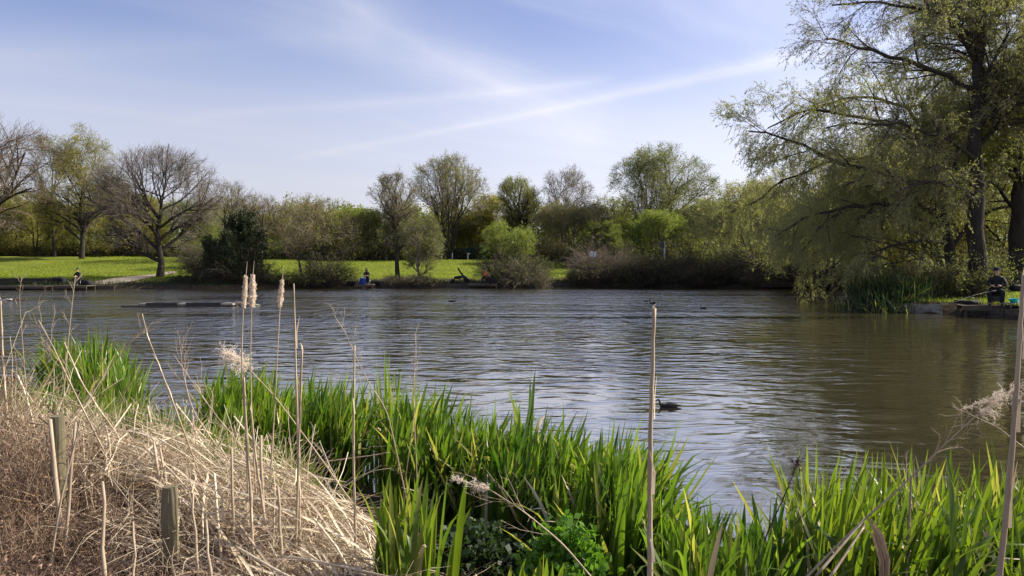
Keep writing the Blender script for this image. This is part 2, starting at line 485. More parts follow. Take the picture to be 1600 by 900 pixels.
m, t, out = new_mat('ground_soil_shade_grass')
geo = t.n('ShaderNodeNewGeometry')
pos = geo.outputs['Position']
sp = t.n('ShaderNodeSeparateXYZ'); t.l(pos, sp.inputs[0])
n1 = t.noise(t.mapping(pos, scale=(0.35, 1.0, 1)), 0.5, 5, 0.6)
n2 = t.noise(t.mapping(pos, scale=(1, 1.6, 1)), 3.0, 5, 0.65)
gr = t.mix(t.ramp(n1, [(0.35, 0.0), (0.65, 1.0)]), (0.120, 0.165, 0.016), (0.215, 0.240, 0.026))
gr = t.mix(t.ramp(n2, [(0.38, 0.95), (0.60, 0.0)]), gr, (0.075, 0.095, 0.018))
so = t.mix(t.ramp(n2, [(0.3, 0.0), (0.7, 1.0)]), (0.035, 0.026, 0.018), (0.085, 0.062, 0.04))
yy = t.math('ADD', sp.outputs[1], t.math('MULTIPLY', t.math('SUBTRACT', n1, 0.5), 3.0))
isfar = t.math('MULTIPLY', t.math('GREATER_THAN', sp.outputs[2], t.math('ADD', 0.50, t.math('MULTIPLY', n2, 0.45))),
               t.math('GREATER_THAN', yy, 24.0))  # wide dark soil strip on the far bank stands in for its shade
# bare leaf litter under the wood at the back of the meadow
wood = t.ramp(t.math('DIVIDE', yy, 200.0), [(0.525, 0.0), (0.54, 1.0)])
grf = t.mix(wood, gr, (0.045, 0.042, 0.02))
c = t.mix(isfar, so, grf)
p = t.n('ShaderNodeBsdfPrincipled'); p.inputs['Roughness'].default_value = 0.95; p.inputs['Specular IOR Level'].default_value = 0.1
t.l(c, p.inputs['Base Color'])
bn = t.n('ShaderNodeBump'); bn.inputs['Strength'].default_value = 0.8; bn.inputs['Distance'].default_value = 0.08
t.l(n2, bn.inputs['Height']); t.l(bn.outputs[0], p.inputs['Normal']); t.l(p.outputs[0], out.inputs[0])
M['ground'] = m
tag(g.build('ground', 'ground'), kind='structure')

# ---------------------------------------------------------------- water
m, t, out = new_mat('pond_water')
geo = t.n('ShaderNodeNewGeometry'); pos = geo.outputs['Position']
sp = t.n('ShaderNodeSeparateXYZ'); t.l(pos, sp.inputs[0])
wv = t.vmath('ADD', pos, t.vmath('SCALE', t.noise(pos, 0.25, 2, 0.5, 0, 1), scale=1.6))
h1 = t.noise(t.mapping(wv, scale=(0.62, 1.4, 1), rot=(0, 0, R(12))), 1.7, 2, 0.5, 0.4)
h2 = t.noise(t.mapping(wv, scale=(0.9, 1.9, 1), rot=(0, 0, R(-10))), 3.2, 3, 0.55, 0.3)
h3 = t.noise(t.mapping(pos, scale=(0.8, 1.6, 1), rot=(0, 0, R(14))), 9.0, 3, 0.6, 0.2)
# cat's-paws: bands of water ruffled by the wind, calmer water between
band = t.noise(t.mapping(pos, scale=(0.016, 0.075, 1), rot=(0, 0, R(4))), 1.0, 4, 0.55, 0.8)
far_ruffle = t.ramp(t.math('DIVIDE', sp.outputs[1], 80.0), [(0.08, 0.22), (0.15, 0.32), (0.24, 0.55), (0.34, 0.65), (0.42, 1.1), (0.75, 1.3), (0.86, 0.8)], 'EASE')
ruf = t.math('MULTIPLY', far_ruffle, t.ramp(band, [(0.36, 0.25), (0.62, 1.35)]))
# sheltered water under the trees on the right
shelt = t.ramp(t.math('DIVIDE', t.math('SUBTRACT', sp.outputs[0], t.math('MULTIPLY', sp.outputs[1], 0.26)), 14.0), [(0.1, 1.0), (0.45, 0.42)], 'EASE')
ruf = t.math('MULTIPLY', ruf, shelt)
hh = t.math('ADD', t.math('MULTIPLY', h1, 0.115), t.math('MULTIPLY', h2, 0.014))
hh = t.math('ADD', hh, t.math('MULTIPLY', h3, 0.0012))
h4 = t.noise(t.mapping(pos, scale=(1.5, 0.42, 1), rot=(0, 0, R(5))), 1.0, 3, 0.6, 0.3)
hh = t.math('ADD', hh, t.math('MULTIPLY', t.math('MULTIPLY', h4, 0.16), t.ramp(t.math('DIVIDE', sp.outputs[1], 80.0), [(0.22, 0.0), (0.42, 1.0)])))
hh = t.math('MULTIPLY', hh, ruf)
bn = t.n('ShaderNodeBump'); bn.inputs['Strength'].default_value = 1.0; bn.inputs['Distance'].default_value = 1.0
t.l(hh, bn.inputs['Height'])
p = t.n('ShaderNodeBsdfPrincipled')
far_rough = t.ramp(t.math('DIVIDE', t.math('ADD', sp.outputs[1], t.math('MULTIPLY', band, 10.0)), 80.0), [(0.10, 0.02), (0.30, 0.03), (0.42, 0.05), (0.50, 0.13), (0.80, 0.13), (0.92, 0.06)], 'EASE')
t.l(t.math('MULTIPLY', far_rough, t.ramp(shelt, [(0.3, 0.45), (1.0, 1.0)])), p.inputs['Roughness'])
p.inputs['IOR'].default_value = 1.5
nb = t.noise(t.mapping(pos, scale=(0.1, 0.2, 1)), 1.0, 3, 0.5)
silt = t.ramp(t.math('DIVIDE', t.math('ADD', t.math('SUBTRACT', sp.outputs[0], t.math('MULTIPLY', sp.outputs[1], 0.22)), t.math('MULTIPLY', nb, 3.0)), 12.0), [(0.15, 0.0), (0.55, 1.0)], 'EASE')
t.l(t.mix(silt, t.mix(nb, (0.016, 0.014, 0.008), (0.034, 0.029, 0.016)), t.mix(nb, (0.055, 0.046, 0.024), (0.085, 0.070, 0.038))), p.inputs['Base Color'])
t.l(bn.outputs[0], p.inputs['Normal'])
gl = t.n('ShaderNodeBsdfGlossy'); gl.inputs['Color'].default_value = (1, 0.95, 0.86, 1)
t.l(p.inputs['Roughness'].links[0].from_socket, gl.inputs['Roughness']); t.l(bn.outputs[0], gl.inputs['Normal'])
ms = t.n('ShaderNodeMixShader'); ms.inputs[0].default_value = 0.44
t.l(p.outputs[0], ms.inputs[1]); t.l(gl.outputs[0], ms.inputs[2]); t.l(ms.outputs[0], out.inputs[0])
M['water'] = m
g = Geo()
wx = np.linspace(-62, 34, 40); wy = np.linspace(3.5, 75, 40)
WX, WY = np.meshgrid(wx, wy); idx = np.arange(1600).reshape(40, 40)
g.add(np.stack([WX, WY, WX * 0], -1), np.stack([idx[:-1, :-1], idx[:-1, 1:], idx[1:, 1:], idx[1:, :-1]], -1).reshape(-1, 4))
tag(g.build('water', 'water'), kind='structure')

# gravel path climbing the far bank on the left
pp = [(-35.3, 64.7), (-34.8, 67), (-34.3, 69.4), (-34.0, 72), (-34.0, 75.5), (-34.4, 78)]
pw = [0.9, 1.15, 1.0, 0.8, 0.6, 0.3]
g = Geo(); L = []
for i, (a, b) in enumerate(pp):
    for s in np.linspace(-1, 1, 5):
        x = a + s * pw[i] * 1.3; L.append((x, b, zg(x, b) + 0.05))
idx = np.arange(len(L)).reshape(len(pp), 5)
g.add(L, np.stack([idx[:-1, :-1], idx[:-1, 1:], idx[1:, 1:], idx[1:, :-1]], -1).reshape(-1, 4))
M['gravel'] = mat_basic('gravel', (0.33, 0.28, 0.22), (0.2, 0.165, 0.125), 0.95, 3, 0.1, 0.02)
tag(g.build('path', 'gravel'), kind='structure')

# ---------------------------------------------------------------- trees


def spread_dirs(T, ang, rng):
    N = len(T)
    r = rng.normal(size=(N, 3))
    pv = r - (r * T).sum(1, keepdims=True) * T
    pv /= np.linalg.norm(pv, axis=1, keepdims=True) + 1e-9
    return T * np.cos(ang)[:, None] + pv * np.sin(ang)[:, None]


def env_dist(p, d, c, r):
    q = (p - c) / r; e = d / r
    A = (e * e).sum(1); B = 2 * (q * e).sum(1); C = (q * q).sum(1) - 1
    disc = B * B - 4 * A * C
    s = np.where(disc > 0, (-B + np.sqrt(np.maximum(disc, 0))) / (2 * A), 0.0)
    s = np.where(C > 0.0, np.maximum(0.0, s * 0.5), s)
    en = p + d * s[:, None] - c
    az = np.arctan2(en[:, 1], en[:, 0]); el = np.arctan2(en[:, 2], np.hypot(en[:, 0], en[:, 1]))
    ph = float(r[0] * 7.3 + r[2] * 3.1)
    lump = 0.95 + 0.16 * np.sin(3 * az + 4 * el + ph) + 0.12 * np.sin(6 * el - 2 * az + 2 * ph) + 0.10 * np.sin(11 * el + 5 * az + ph)
    return s * lump


def grow(rng, P, Rr, n, t0, ang, length, K, ratio, wob, trop, env=None, rmin=0.012, bias=None, fade=0.45):
    N = len(P); k = P.shape[1]
    pi = np.repeat(np.arange(N), n)
    t = np.tile((np.arange(n) + 0.5) / n, N) + rng.uniform(-0.5, 0.5, N * n) / n
    t = t0 + (1 - t0) * np.clip(t, 0, 0.999)
    f = t * (k - 1); i0 = np.minimum(f.astype(int), k - 2); fr = (f - i0)[:, None]
    p0 = P[pi, i0] * (1 - fr) + P[pi, i0 + 1] * fr
    T = P[pi, i0 + 1] - P[pi, i0]; T /= np.linalg.norm(T, axis=1, keepdims=True) + 1e-9
    r0 = Rr[pi, i0] * (1 - fr[:, 0]) + Rr[pi, i0 + 1] * fr[:, 0]
    a = rng.uniform(ang[0], ang[1], len(pi))
    d = spread_dirs(T, a, rng)
    if bias is not None:
        d = d + np.array(bias); d /= np.linalg.norm(d, axis=1, keepdims=True)
    Ln = length * (1 - fade * t) * rng.uniform(0.65, 1.2, len(pi))
    if env is not None:
        Ln = np.minimum(Ln, env_dist(p0, d, env[0], env[1]) * rng.uniform(0.8, 1.08, len(pi)) + 0.06 * length)
    if env is not None:
        keep = rng.uniform(size=len(Ln)) < np.clip(Ln / (length * (1 - fade * 0.5)) * 1.15, 0.10, 1)
        if keep.sum() < 3: keep[:3] = True
        p0, d, Ln, r0 = p0[keep], d[keep], Ln[keep], r0[keep]
    pts = [p0]; cur = p0
    for j in range(K):
        d = d + rng.normal(size=d.shape) * wob + np.array([0, 0, trop])
        d /= np.linalg.norm(d, axis=1, keepdims=True)
        cur = cur + d * (Ln / K)[:, None]; pts.append(cur)
    cp = np.stack(pts, 1)
    rb = np.maximum(r0 * ratio, rmin)
    cr = rb[:, None] * np.linspace(1, 0.4, K + 1)[None]
    return cp, np.maximum(cr, rmin * 0.6)


def tree(name, label, px, Yd, top, width, kind='round', leaf=None, twig='twig', bark='bark', n_leaf=0, lsize=0.14, seed=1, stems=1, cbase=0.25,
         group=None, cat='tree', lean=(0, 0), lv=(11, 8, 7, 5), droop=0.0, asp=0.45, trunk_r=None, base=None, flat=1.0, spread=None, depthf=0.9, rmin=0.014):
    rng = np.random.default_rng(seed)
    x, y = (px - 800) / F_PX * Yd, Yd
    z0 = zg(x, y) - 0.1 if base is None else base
    Hh = at(px, top, Yd)[2] - z0
    wd = width / F_PX * Yd * 1.16
    org = np.array([x, y, z0])
    cz0 = Hh * cbase
    c = np.array([lean[0] * Hh * 0.5, lean[1] * Hh * 0.5, (Hh + cz0) / 2])
    rad = np.array([wd / 2, wd / 2 * depthf, (Hh - cz0) / 2])
    env = (c, rad)
    r0 = trunk_r or Hh * 0.02
    tr, cr = Geo(), Geo()
    # trunks
    st = []
    for s in range(stems):
        a = 2 * math.pi * s / stems + seed * 1.7 + rng.uniform(0, 1)
        off = 0.0 if stems == 1 else 0.35
        sp_ = 0.0 if stems == 1 else rng.uniform(0.25, 0.85) * wd / 2 / Hh / 0.6
        K = 7; pts = []
        topf = (0.86 if kind in ('spire', 'willow', 'vase') else 0.72) * (1.0 if stems == 1 else rng.uniform(0.78, 1.0))
        for j in range(K):
            u = j / (K - 1)
            hx = off * math.cos(a) + (lean[0] * 0.5 + sp_ * math.cos(a) * 0.6) * Hh * u ** 1.2 * topf
            hy = off * math.sin(a) + (lean[1] * 0.5 + sp_ * math.sin(a) * 0.6) * Hh * u ** 1.2 * topf
            wb = 0.012 * Hh if j else 0
            pts.append((hx + rng.normal() * wb, hy + rng.normal() * wb, Hh * topf * u * (1 if stems == 1 else rng.uniform(0.9, 1.0))))
        st.append(pts)
    P0 = np.array(st); R0 = np.repeat((r0 / math.sqrt(stems) * np.array([1.35, 1.0, 0.86, 0.7, 0.52, 0.34, 0.14]))[None], stems, 0)
    tr.tubes(P0 + 0, R0, 8)
    n1, n2, n3, n4 = lv; n2 += 3; n3 += 1
    spans = {'round': ((0.62, 1.15), 0.02), 'spire': ((0.35, 0.75), 0.10), 'vase': ((0.3, 0.8), 0.06), 'willow': ((0.45, 1.05), 0.02), 'bush': ((0.4, 1.2), 0.03)}
    (a0, a1), tp = spans.get(kind, spans['round'])
    n1 = max(4, int(n1 * 1.25) // stems)
    t0 = min(0.75, max(0.12, cbase * 1.05)) if kind != 'vase' else 0.18
    P1, R1 = grow(rng, P0, R0, n1, t0, (a0, a1), 1.15 * max(wd / 2, Hh * 0.4), 6, 0.62, 0.11, tp, env, fade=0.25)
    P2, R2 = grow(rng, P1, R1, n2, 0.2, (0.35, 0.95), 0.36 * wd, 5, 0.58, 0.14, tp * 1.2, env)
    P3, R3 = grow(rng, P2, R2, n3, 0.15, (0.35, 1.0), 0.18 * wd, 4, 0.6, 0.16, tp - droop * 0.5, env, rmin)
    tr.tubes(P1, R1, 6); tr.tubes(P2, R2, 4)
    n_leaf = int(n_leaf * 1.7)
    cr.tubes(P3, R3, 3)
    last, lr = P3, R3
    if n4:
        P4, R4 = grow(rng, P3, R3, n4, 0.1, (0.4, 1.0), max(0.5, 0.085 * wd), 3, 0.7, 0.2, tp - droop, None, rmin * 0.8)
        cr.tubes(P4, R4 * 1.0, 3); last, lr = P4, R4
    if n_leaf:
        N, K = last.shape[:2]
        pi = rng.integers(0, N, n_leaf); f = rng.uniform(0.1, 0.999, n_leaf) * (K - 1); i0 = f.astype(int); fr = (f - i0)[:, None]
        C = last[pi, i0] * (1 - fr) + last[pi, i0 + 1] * fr
        C = C + rng.normal(size=C.shape) * lsize * 0.8
        ax = last[pi, i0 + 1] - last[pi, i0]; ax /= np.linalg.norm(ax, axis=1, keepdims=True) + 1e-9
        ax = ax + np.array([0, 0, -droop * 1.5])
        cr.leaves(C, lsize, asp, rng, ax, 0.7, 1)
    # parts are children of one tree
    root = thing(name, label, cat, org, 0, group)
    tr.build('trunk', bark, root)
    cr.build('crown', [twig, leaf or 'leaf_olive'], root)
    return root


G_MEADOW = 'trees at the back of the meadow'
G_BANK = 'trees along the far bank'
# --- left group
tree('bare_tree', 'wide bare tree cut by the left edge of the picture, arching boughs', -52, 84, 172, 262, 'round', None, 'twig', n_leaf=0, seed=3, cbase=0.12, group=G_MEADOW, lv=(12, 9, 8, 5), trunk_r=0.42, rmin=0.018)
tree('bare_tree', 'thin leaning half-bare tree just left of the tall yellow-green willow', 86, 97, 212, 80, 'spire', 'leaf_olive', 'twig_grey', n_leaf=2500, seed=4, cbase=0.25, group=G_MEADOW, lean=(-0.06, 0), lv=(12, 8, 6, 3), trunk_r=0.17)
tree('willow_tree', 'tall yellow-green willow, highest tree on the left', 128, 92, 196, 118, 'round', 'leaf_yellow', 'twig_grey', n_leaf=19000, lsize=0.14, seed=55, cbase=0.0, group=G_MEADOW, droop=0.08, trunk_r=0.26, lv=(24, 7, 7, 4))
tree('oak_tree', 'round bare oak with one short trunk beside the gravel path', 250, 70.5, 232, 192, 'round', 'leaf_olive', 'twig_grey', n_leaf=500, lsize=0.08, seed=37, cbase=0.16, group=G_BANK, lv=(17, 8, 8, 6), trunk_r=0.30, rmin=0.011, depthf=0.9)
tree('bare_tree', 'bare tree rising behind the dark ivy-covered tree', 352, 92, 282, 110, 'round', 'leaf_olive', 'twig_grey', n_leaf=600, seed=7, cbase=0.2, group=G_MEADOW, lv=(11, 8, 7, 4))
tree('bare_tree', 'low bare tree between the ivy-covered tree and the leaning stems', 410, 84, 302, 90, 'round', 'leaf_olive', 'twig', n_leaf=400, seed=8, cbase=0.25, group=G_MEADOW, lv=(10, 8, 6, 4))
# ivy-clad tree
iv = tree('ivy_tree', 'dark ivy-smothered tree standing over the far bank', 372, 67.8, 318, 88, 'round', 'leaf_ivy', 'twig', n_leaf=15000, lsize=0.15, seed=95, stems=3, cbase=0.0, group=G_BANK, asp=0.8, lv=(13, 6, 6, 3), trunk_r=0.3)
tree('leaning_tree', 'many-stemmed bare tree with stems leaning to the right over the bank', 478, 68.6, 306, 138, 'round', 'leaf_olive', 'twig', n_leaf=3000, lsize=0.12, seed=10, stems=5, cbase=0.25, group=G_BANK, lv=(13, 5, 6, 3), lean=(0.16, 0))
tree('sparse_tree', 'slender half-bare tree with crooked trunk near the angler with the blue bucket', 622, 70, 272, 92, 'spire', 'leaf_olive', 'twig_grey', n_leaf=2600, lsize=0.11, seed=11, cbase=0.22, group=G_BANK, lean=(-0.06, 0), lv=(14, 8, 7, 4))
tree('young_tree', 'small pale green tree leaning out beside the slender crooked tree', 654, 69.6, 332, 74, 'round', 'leaf_willow', 'twig_grey', n_leaf=5200, lsize=0.12, seed=12, cbase=0.12, group=G_BANK, lv=(12, 8, 6, 4), bark='bark_pale')
tree('vase_tree', 'tall round-topped tree with upswept boughs behind the meadow', 700, 104, 243, 122, 'vase', 'leaf_olive', 'twig_grey', n_leaf=9000, lsize=0.16, seed=13, stems=7, cbase=0.05, group=G_MEADOW, lv=(22, 6, 6, 4), trunk_r=0.42, rmin=0.02)
tree('thicket_tree', 'bright green leafy tree sprawling down to the water by the angler in red', 792, 70.4, 350, 88, 'vase', 'leaf_fresh', 'twig', n_leaf=7000, lsize=0.12, seed=14, stems=4, cbase=0.05, group=G_BANK, lv=(12, 4, 5, 3), lean=(-0.03, 0))
tree('meadow_tree', 'yellow-tinged tree tucked against the right side of the upswept tree', 766, 112, 305, 78, 'round', 'leaf_yellow', 'twig', n_leaf=9000, lsize=0.17, seed=15, cbase=0.05, group=G_MEADOW, lv=(13, 8, 7, 4))
tree('meadow_tree', 'square-shouldered green tree left of the bare pale poplar', 812, 108, 277, 82, 'vase', 'leaf_mid', 'twig', n_leaf=9500, lsize=0.17, seed=16, cbase=0.05, group=G_MEADOW, lv=(14, 8, 7, 4), trunk_r=0.3)
tree('poplar_tree', 'pale bare poplar with thin upright boughs', 884, 108, 255, 80, 'vase', 'leaf_olive', 'twig_grey', n_leaf=1200, lsize=0.15, seed=17, stems=3, cbase=0.2, group=G_MEADOW, lv=(18, 8, 7, 4), bark='bark_pale')
tree('meadow_tree', 'broad dark brownish thicket tree below the bare poplar', 900, 97, 312, 128, 'round', 'leaf_bramble', 'twig', n_leaf=14000, lsize=0.15, seed=18, stems=4, cbase=0.0, group=G_MEADOW, lv=(18, 9, 8, 4))
tree('meadow_tree', 'smaller tree with bright green right side next to the broad dark thicket tree', 938, 92, 345, 66, 'round', 'leaf_fresh', 'twig', n_leaf=7000, lsize=0.14, seed=19, cbase=0.05, group=G_MEADOW, lv=(12, 8, 6, 4))
tree('meadow_tree', 'dark slim tree just left of the big windswept willow', 960, 108, 290, 66, 'round', 'leaf_mid', 'twig', n_leaf=6500, lsize=0.17, seed=20, cbase=0.1, group=G_MEADOW, lv=(12, 8, 7, 4))
tree('willow_tree', 'big windswept yellow-green willow rising above the far thicket', 1022, 100, 229, 150, 'willow', 'leaf_willow', 'twig_grey', n_leaf=21000, lsize=0.17, seed=21, stems=3, cbase=0.16, group=G_MEADOW, droop=0.07, lean=(0.10, 0), lv=(18, 9, 8, 5), trunk_r=0.36)
tree('meadow_tree', 'low dome-shaped bright yellow-green tree in front of the windswept willow', 1032, 84, 330, 96, 'round', 'leaf_fresh', 'twig', n_leaf=14000, lsize=0.14, seed=22, cbase=0.05, group=G_MEADOW, lv=(14, 8, 7, 4))
tree('meadow_tree', 'leafy green tree between the windswept willow and the overhanging bank willow', 1120, 88, 308, 112, 'round', 'leaf_willow', 'twig', n_leaf=12000, lsize=0.15, seed=23, cbase=0.0, group=G_MEADOW, lv=(14, 8, 7, 4))
# right-hand far bank, hanging over the water
tree('bank_willow', 'low spreading willow over the far water, left of the big right-hand willow', 1185, 70, 285, 180, 'round', 'leaf_willow_grey', 'twig', n_leaf=24000, lsize=0.14, seed=24, stems=4, cbase=-0.02, group=G_BANK, droop=0.06, lv=(18, 9, 8, 4), lean=(-0.06, 0))
tree('bank_willow', 'darker rounded willow behind the overhanging boughs', 1290, 62, 240, 220, 'round', 'leaf_willow_grey', 'twig', n_leaf=26000, lsize=0.14, seed=25, stems=3, cbase=-0.03, group=G_BANK, droop=0.06, lv=(18, 9, 8, 4))
tree('bank_willow', 'yellow-green tree glowing through the gap under the big willow boughs', 1400, 58, 170, 230, 'round', 'leaf_willow', 'twig', n_leaf=26000, lsize=0.13, seed=26, stems=3, cbase=-0.03, group=G_BANK, lv=(18, 9, 8, 4))

# olive hedge-like mid trees in the centre, all of one look
hz = [(448, 104, 322, 70, 'leaf_olive', 'grey-olive tree first of the low row behind the leaning stems'),
      (505, 100, 308, 84, 'leaf_olive', 'olive tree with rounded top behind the many-stemmed leaning tree'),
      (548, 106, 314, 70, 'leaf_fresh', 'brighter green tree top showing above the olive row'),
      (592, 102, 322, 80, 'leaf_mid', 'mid green tree behind the angler with the blue bucket'),
      (648, 108, 308, 80, 'leaf_mid', 'tree partly hidden behind the slender crooked tree and the upswept tree'),
      (740, 110, 330, 70, 'leaf_olive', 'low olive tree right behind the two short white posts'),
      (10, 104, 288, 96, 'leaf_yellow', 'yellow-green tree below the arching boughs at the left edge'),
      (60, 100, 300, 96, 'leaf_olive', 'low olive tree under the thin leaning tree'),
      (180, 102, 304, 100, 'leaf_yellow', 'yellow-green tree low down right of the tall willow'),
      (222, 106, 306, 96, 'leaf_olive', 'olive tree seen through the left boughs of the bare oak'),
      (300, 104, 312, 100, 'leaf_fresh', 'bright green low tree behind the trunk of the bare oak'),
      (985, 104, 335, 80, 'leaf_mid', 'dark green tree at the foot of the windswept willow, left side'),
      (1075, 102, 322, 84, 'leaf_mid', 'dark green tree at the foot of the windswept willow, right side'),
      (862, 112, 318, 80, 'leaf_mid', 'dark tree filling the gap left of the bare poplar')]
for i, (px, Yd, tp, wdt, lf, lb) in enumerate(hz):
    tree('hedgerow_tree', lb, px, Yd, tp, wdt, 'bush', lf, 'twig', n_leaf=13000, lsize=0.17, seed=40 + i, stems=3, cbase=-0.02, group='low trees behind the meadow', lv=(12, 8, 6, 3))

# far woodland: reads as one mass
rng = np.random.default_rng(77)
g = Geo()
nC = 210
cx = rng.uniform(-110, 105, nC); cy = rng.uniform(112, 150, nC)
for i in range(nC):
    hh_ = rng.uniform(6.5, 9.5) * (1.0 if cx[i] < 30 else 1.25)
    z0 = zg(cx[i], cy[i])
    rr = rng.uniform(2.4, 4.2)
    n = 1500
    d = rng.normal(size=(n, 3)); d /= np.linalg.norm(d, axis=1, keepdims=True)
    rad = rng.uniform(0.4, 1.0, n) ** 0.5 * (1 + 0.25 * np.sin(d[:, 0] * 5 + i) * np.cos(d[:, 2] * 4 + d[:, 1] * 3))
    C = np.array([cx[i], cy[i], z0 + hh_ * 0.5]) + d * rad[:, None] * np.array([rr, rr, hh_ * 0.55])
    g.leaves(C, 0.36, 0.6, rng, None, 1, int(rng.integers(0, 3)))
    zz = np.linspace(0, hh_ * 0.8, 5)
    g.tubes(np.stack([cx[i] + rng.normal(size=5) * 0.1, cy[i] + rng.normal(size=5) * 0.1, z0 + zz], -1)[None], np.linspace(0.2, 0.05, 5)[None], 5, 3)
tag(g.build('woodland', ['leaf_olive', 'leaf_mid', 'leaf_bramble', 'bark']), 'distant wood closing off the far side of the meadow', 'woodland', None, 'stuff')


# understory at the back edge of the meadow and shrubs along the far bank
def mound(name, label, px0, px1, Yd, topy, leaf, n, size, seed, group=None, cat='bush', twigmat='twig_dark', ntw=420, dep=1.6, asp=0.5, zb=None, lum=3):
    rng = np.random.default_rng(seed)
    x0, x1 = (px0 - 800) / F_PX * Yd, (px1 - 800) / F_PX * Yd
    cx_, hw = (x0 + x1) / 2, (x1 - x0) / 2
    z0 = (zg(cx_, Yd) if zb is None else zb) - 0.15
    Hh = at((px0 + px1) / 2, topy, Yd)[2] - z0
    g = Geo()
    # arching stems rooted in the ground, leaves along them
    bx = rng.uniform(-0.75, 0.75, ntw) * hw; by = rng.uniform(-0.6, 0.6, ntw) * dep
    env = np.sqrt(np.clip(1 - (bx / hw) ** 2, 0.05, 1)) * (1 + 0.22 * np.sin(bx * 2.3 / max(hw, 0.5) * lum + seed) + 0.1 * np.sin(bx * 7))
    Ln = Hh * env * rng.uniform(0.75, 1.15, ntw)
    d = np.stack([rng.normal(size=ntw) * 0.35 + 0.4 * bx / hw, rng.normal(size=ntw) * 0.4, np.ones(ntw)], -1)
    d /= np.linalg.norm(d, axis=1, keepdims=True)
    pts = [np.stack([bx, by, 0 * bx], -1)]; K = 6
    for j in range(K):
        d = d + rng.normal(size=d.shape) * 0.16 + np.stack([0.05 * np.sign(d[:, 0]), 0 * bx, -0.05 * j + 0 * bx], -1)
        d /= np.linalg.norm(d, axis=1, keepdims=True)
        pts.append(pts[-1] + d * (Ln * 1.12 / K)[:, None])
    P = np.stack(pts, 1); P[..., 2] = np.maximum(P[..., 2], 0.02)
    Rr = np.repeat((np.linspace(1, 0.4, K + 1) * 0.02)[None], ntw, 0) * (Yd / 70)
    g.tubes(P, Rr, 3)
    P2, R2 = grow(rng, P, Rr, 5, 0.25, (0.4, 1.1), 0.35 * Hh, 3, 0.7, 0.2, 0.0, None, 0.009 * Yd / 70)
    g.tubes(P2, R2, 3)
    if n:
        A = P2.reshape(-1, 4, 3); pi = rng.integers(0, len(A), n); f = rng.uniform(0, 2.99, n); i0 = f.astype(int); fr = (f - i0)[:, None]
        C = A[pi, i0] * (1 - fr) + A[pi, i0 + 1] * fr + rng.normal(size=(n, 3)) * size * 0.7
        g.leaves(C, size, asp, rng, None, 1, 1)
    root_o = np.array([cx_, Yd, z0])
    o = g.build(name, [twigmat, leaf], None)
    o.location = tuple(root_o)
    return tag(o, label, cat, group)


GB = 'bushes along the far bank'
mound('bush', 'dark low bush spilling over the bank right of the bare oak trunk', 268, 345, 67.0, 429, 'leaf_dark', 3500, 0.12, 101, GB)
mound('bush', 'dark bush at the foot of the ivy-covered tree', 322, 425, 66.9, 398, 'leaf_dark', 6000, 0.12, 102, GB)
mound('bush', 'fresh green spindly bush at the top left of the ivy-covered tree foot', 300, 350, 70.5, 378, 'leaf_fresh', 2600, 0.12, 103, GB)
mound('bush', 'brownish green bush under the many-stemmed leaning tree', 415, 515, 67.4, 426, 'leaf_mid', 6000, 0.11, 104, GB)
mound('bush', 'small green bush at the right foot of the leaning stems', 485, 535, 67.8, 400, 'leaf_fresh', 2600, 0.11, 105, GB)
mound('bush', 'low twiggy brown bush around the feet of the slender and the pale green tree', 592, 690, 68.2, 429, 'leaf_bramble', 2500, 0.10, 106, GB, ntw=700)
mound('bush', 'bright leafy bush at the water under the sprawling green tree', 762, 812, 69.6, 400, 'leaf_fresh', 2500, 0.12, 107, GB)
mound('bush', 'pale twiggy bush trailing into the water right of the angler in red', 778, 850, 69.3, 415, 'leaf_willow', 3500, 0.11, 108, GB, twigmat='twig_grey', ntw=900, zb=0.0)
mound('bush', 'leafy right-hand shoulder of scrub beside the trailing twigs', 800, 846, 70.4, 395, 'leaf_fresh', 2600, 0.12, 109, GB)
mound('bramble_bush', 'dark bramble slope on the far bank at the foot of the pink-brown bush', 885, 990, 71.6, 412, 'leaf_bramble', 9000, 0.10, 110, GB, ntw=900)
mound('bramble_bush', 'pink-brown twiggy bush by the small white sign', 905, 978, 73, 390, 'leaf_bramble', 600, 0.10, 111, GB, twigmat='twig_pink', ntw=650)
mound('bramble_bush', 'green-topped bramble mound below the tall sign post', 972, 1090, 71, 398, 'leaf_bramble', 9000, 0.11, 112, GB, ntw=900)
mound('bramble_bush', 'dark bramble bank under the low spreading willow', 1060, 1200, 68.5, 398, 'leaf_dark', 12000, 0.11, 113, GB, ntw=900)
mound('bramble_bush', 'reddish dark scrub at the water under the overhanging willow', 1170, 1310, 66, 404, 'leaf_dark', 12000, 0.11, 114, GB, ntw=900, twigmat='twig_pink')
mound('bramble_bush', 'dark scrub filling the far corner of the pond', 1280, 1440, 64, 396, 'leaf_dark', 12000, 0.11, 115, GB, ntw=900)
UN = 'undergrowth below the meadow trees'
